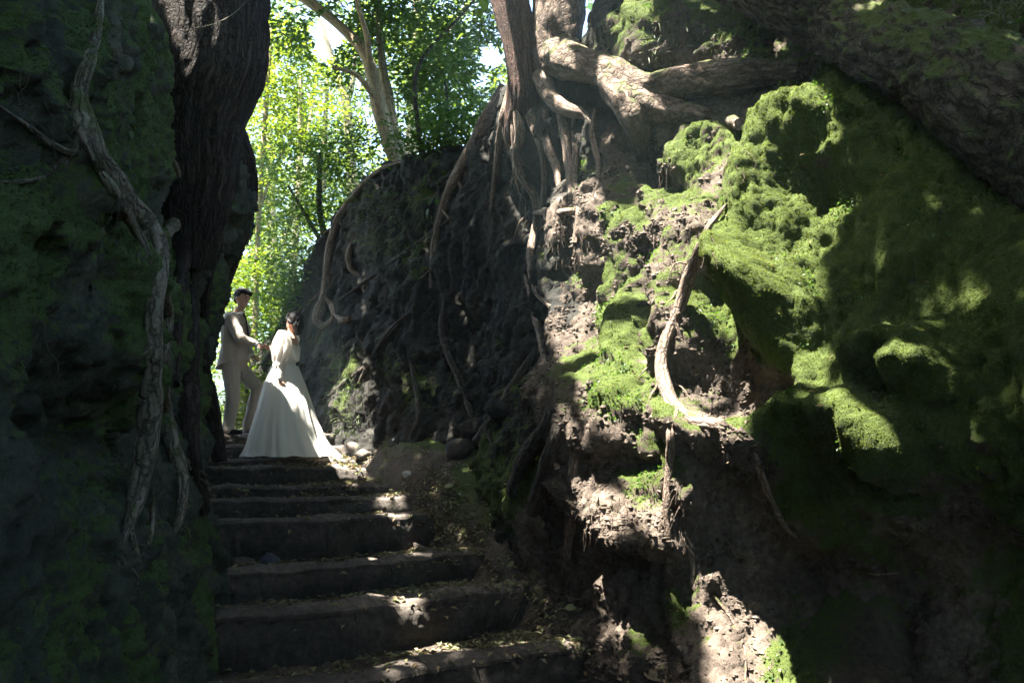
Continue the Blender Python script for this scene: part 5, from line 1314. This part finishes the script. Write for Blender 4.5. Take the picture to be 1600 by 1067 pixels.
def settle(u, v):
    p, nn = hit(u, v)
    if nn[2] < 0.45 and p[1] < 10 and signed_right(p[:1], p[1:2])[0] < 0.1:
        q = down(p[0] - AX[0] * 0.10, p[1] - AX[1] * 0.10)
        if q is not None: p, nn = q
    return p, nn
def stone(label, u, v, r_px, mat, seed, flat=0.75, ang=0.0, tall=1.0):
    p, nn = settle(u, v); y = p[1]; r = r_px / F * y
    t = np.linspace(-1.5, 1.5, 14); th = np.linspace(0, 2 * np.pi, 22, endpoint=False)
    V = np.array([[math.cos(a) * math.cos(b), math.cos(a) * math.sin(b), math.sin(a)] for a in t for b in th])
    k = 1 + 0.35 * pnoise(V * 1.3 + seed) + 0.16 * pnoise(V * 3.5 + seed) + 0.06 * pnoise(V * 9 + seed)
    for q_ in range(7):
        dq = unit(np.random.default_rng(seed * 10 + q_).normal(size=3)); k = np.minimum(k, 0.78 / np.maximum(V @ dq, 0.25))
    V = V * k[:, None] * np.array([r, r * 0.8, r * flat * tall]); ca, sa = math.cos(ang), math.sin(ang)
    V = V @ np.array([[ca, 0, -sa], [0, 1, 0], [sa, 0, ca]]).T
    Fq = [list(map(int, f)) for f in grid_faces(14, 22, True)] + [list(range(22))[::-1], [13 * 22 + q for q in range(22)]]
    o = obj('stone', mesh('stone', V, Fq, M[mat], attrs={'moss': np.full(len(V), 0.1)}), label=label, cat='stone', group='loose stones on and beside the steps')
    o.location = p + nn * r * 0.1
    return o
M['bluerock'] = earth_material('bluish_stone', (0.05, 0.06, 0.08), (0.09, 0.105, 0.13), (0.16, 0.18, 0.21), stretch=(1, 1, 1))
M['whiterock'] = earth_material('white_stone', (0.4, 0.39, 0.36), (0.55, 0.53, 0.5), (0.7, 0.68, 0.64), stretch=(1, 1, 1))
stone('rounded brown stone at the far left end of the fifth step, against the dark bank', 374, 842, 21, 'rock', 1)
stone('rounded bluish grey stone against the riser, right of the brown one', 421, 842, 17, 'bluerock', 2, tall=1.15)
stone('white broken stone on the slope right of the upper steps', 637, 741, 9, 'whiterock', 3)
stone('tiny white pebble high on the slope right of the gown hem', 616, 688, 4, 'whiterock', 4)
stone('craggy brown sunlit stone at the right end of the gown hem', 548, 704, 17, 'rock', 5, tall=1.1)
stone('pinkish sunlit stone just right of the stone beside the gown', 566, 712, 14, 'rock', 6)
stone('flat grey stone lying on the third step, left one of a pair', 431, 768, 9, 'bluerock', 7)
stone('flat grey stone lying on the third step, right one of a pair', 450, 769, 9, 'bluerock', 8, ang=0.4)
stone('long brown stone tilted at the right end of the fifth riser', 655, 812, 17, 'rock', 9, flat=0.5, ang=-0.6)
stone('pale stone chip in front of the second lowest riser', 506, 1004, 10, 'rock', 10, tall=1.3)
stone('mossy grey boulder half sunk in the slope below the alcove wall', 745, 668, 26, 'mid', 11)
stone('mossy dark boulder below the larger one on the slope', 722, 705, 30, 'mid', 12)
stone('dark lump of tuff on the slope right of the upper steps', 780, 640, 24, 'mid', 13)

def litter_leaf(label, u, v, L_px, mat, rot, seed):
    p, nn = settle(u, v); L = L_px / F * p[1]
    V, Fc = leaf_blade(L, L * 0.42, 0.22, seed); V = np.array(V) - np.array([L * 0.5, 0, 0])
    o = obj('fallen_leaf', mesh('fallen_leaf', V, Fc, M[mat]), label=label, cat='leaf', group='large fallen leaves')
    nz = unit(nn * 0.6 + np.array([0, -0.5, 0.5])); d = np.array([math.cos(rot), 0, math.sin(rot)]); d = unit(d - nz * (d @ nz)); b = np.cross(nz, d)
    o.matrix_world = Matrix(((d[0], b[0], nz[0], p[0] + nz[0] * 0.02), (d[1], b[1], nz[1], p[1] + nz[1] * 0.02), (d[2], b[2], nz[2], p[2] + nz[2] * 0.02), (0, 0, 0, 1)))
for a in (('pale green leaf standing in the litter at the right end of the second lowest tread', 895, 948, 24, 'litterG', 0.2, 1),
          ('yellow green narrow leaf at the bottom edge right of the lowest step', 893, 1048, 26, 'litterG', 0.7, 2),
          ('curled brown leaf at the bottom edge on the dark slope', 1022, 1056, 34, 'litter', -0.5, 3),
          ('brown dry leaf at the left end of the second lowest tread', 333, 938, 26, 'litter', -0.7, 4),
          ('large brown leaf at the left end of the lowest tread', 318, 1030, 34, 'litter', -0.9, 5),
          ('long pale seed pod like leaf hanging on the mossy slope', 833, 820, 22, 'litterG', -0.8, 6),
          ('short pale leaf sliver upright on the mossy slope', 849, 818, 14, 'litterG', 1.4, 7),
          ('pale round leaf on the slope beside the fifth step', 686, 842, 14, 'litterG', 0.3, 8),
          ('buff leaf on the right end of the third lowest tread', 803, 882, 22, 'litterG', 0.5, 9),
          ('tan leaf at the very end of the third lowest tread', 822, 876, 18, 'litter', 0.2, 10),
          ('olive leaf lying on the slope below the white stone', 705, 760, 22, 'litterG', 0.1, 11),
          ('dry tan leaf with raised tip near the right end of the second lowest tread', 845, 925, 24, 'litter', -1.0, 12),
          ('yellowish leaf lodged on the fourth tread left end', 385, 768, 16, 'litterG', 0.6, 13)):
    litter_leaf(*a)
def twig(label, px, mat='rootD', lift=0.012):
    pts = []
    for u, v, r in px:
        p, nn = hit(u, v); pts.append((*(p + nn * lift), max(0.0016, r / F * p[1])))
    c = np.array(pts[0][:3]); V, Fc, U = tube_data(pts, sides=7, step=0.015, seed=px[0][0])
    o = obj('twig', mesh('twig', V - c, Fc, M[mat], attrs={'bark': U}), label=label, cat='twig', group='fallen twigs'); o.location = c
for a in (('straight bare twig lying across the left end of the second lowest tread', [(332, 930, 2), (365, 926, 2.2), (400, 936, 1.6)]),
          ('crooked twig on the left end of the lowest tread', [(320, 1018, 2), (345, 1026, 2), (375, 1032, 1.5)]),
          ('dark stick slanting down the right end of the second lowest riser', [(830, 905, 3.2), (812, 940, 3), (795, 978, 2.4)]),
          ('dark stick leaning the other way in the leaf pile by the lowest step', [(822, 918, 2.6), (838, 938, 2.4), (850, 960, 2)]),
          ('branched stick on top of the leaf pile by the lowest step', [(855, 965, 2), (880, 950, 2.2), (905, 935, 1.6)]),
          ('thick stick at the right end of the lowest step', [(915, 985, 3), (940, 1002, 3), (958, 1015, 2.4)]),
          ('pale dry stalk standing in front of the sunlit earth mound', [(1115, 928, 2.2), (1140, 965, 2.2), (1160, 1010, 1.8), (1164, 1070, 1.6)]),
          ('thin pale hoop of root on the dark mossy slope', [(912, 888, 1.2), (892, 900, 1.4), (885, 922, 1.4), (892, 936, 1.2), (908, 934, 1)]),
          ('thin stick beside the white stone on the slope', [(660, 762, 1.6), (690, 770, 1.8), (720, 778, 1.4)]),
          ('short twig in the lit litter of the third lowest tread', [(560, 872, 1.4), (600, 862, 1.5), (640, 868, 1.2)]),
          ('pale root tip lying on the floor of the dark hollow', [(1345, 893, 2.2), (1375, 896, 2.2), (1405, 893, 1.5)])):
    twig(a[0], a[1], 'rootR' if 'pale' in a[0] else 'rootD')
# the fine wire or vine strung across the dark trunk
v0 = [(*at(u, v, y), 0.003) for u, v, y in ((205, 40, 5.6), (262, 44, 5.7), (320, 42, 5.72), (362, 24, 5.8), (392, -4, 5.95))]
V, Fc, U = tube_data(v0, sides=6, step=0.05, lump=0); c = np.array(v0[0][:3])
o = obj('vine', mesh('vine', V - c, Fc, M['rootL'], attrs={'bark': U}), label='thin pale vine strung across the dark trunk at the top left', cat='vine'); o.location = c
# ------------------------------------------------------------------ faint haze in the air of the wood
hz = bpy.data.materials.new('haze_air'); hz.use_nodes = True; hn = hz.node_tree
hn.nodes.remove(hn.nodes['Principled BSDF'])
pv = hn.nodes.new('ShaderNodeVolumePrincipled'); pv.inputs['Density'].default_value = 0.0022; pv.inputs['Color'].default_value = (0.62, 0.92, 1.0, 1)
pv.inputs['Anisotropy'].default_value = 0.2
hn.links.new(pv.outputs[0], hn.nodes['Material Output'].inputs['Volume'])
hb = np.array([[x, y, z] for x in (-170, 170) for y in (-170, 210) for z in (-3.0, 24.0)], float)
obj('haze', mesh('haze', hb, [[0, 1, 3, 2], [4, 6, 7, 5], [0, 4, 5, 1], [2, 3, 7, 6], [0, 2, 6, 4], [1, 5, 7, 3]], hz, smooth=False), kind='stuff')
#CONTINUE
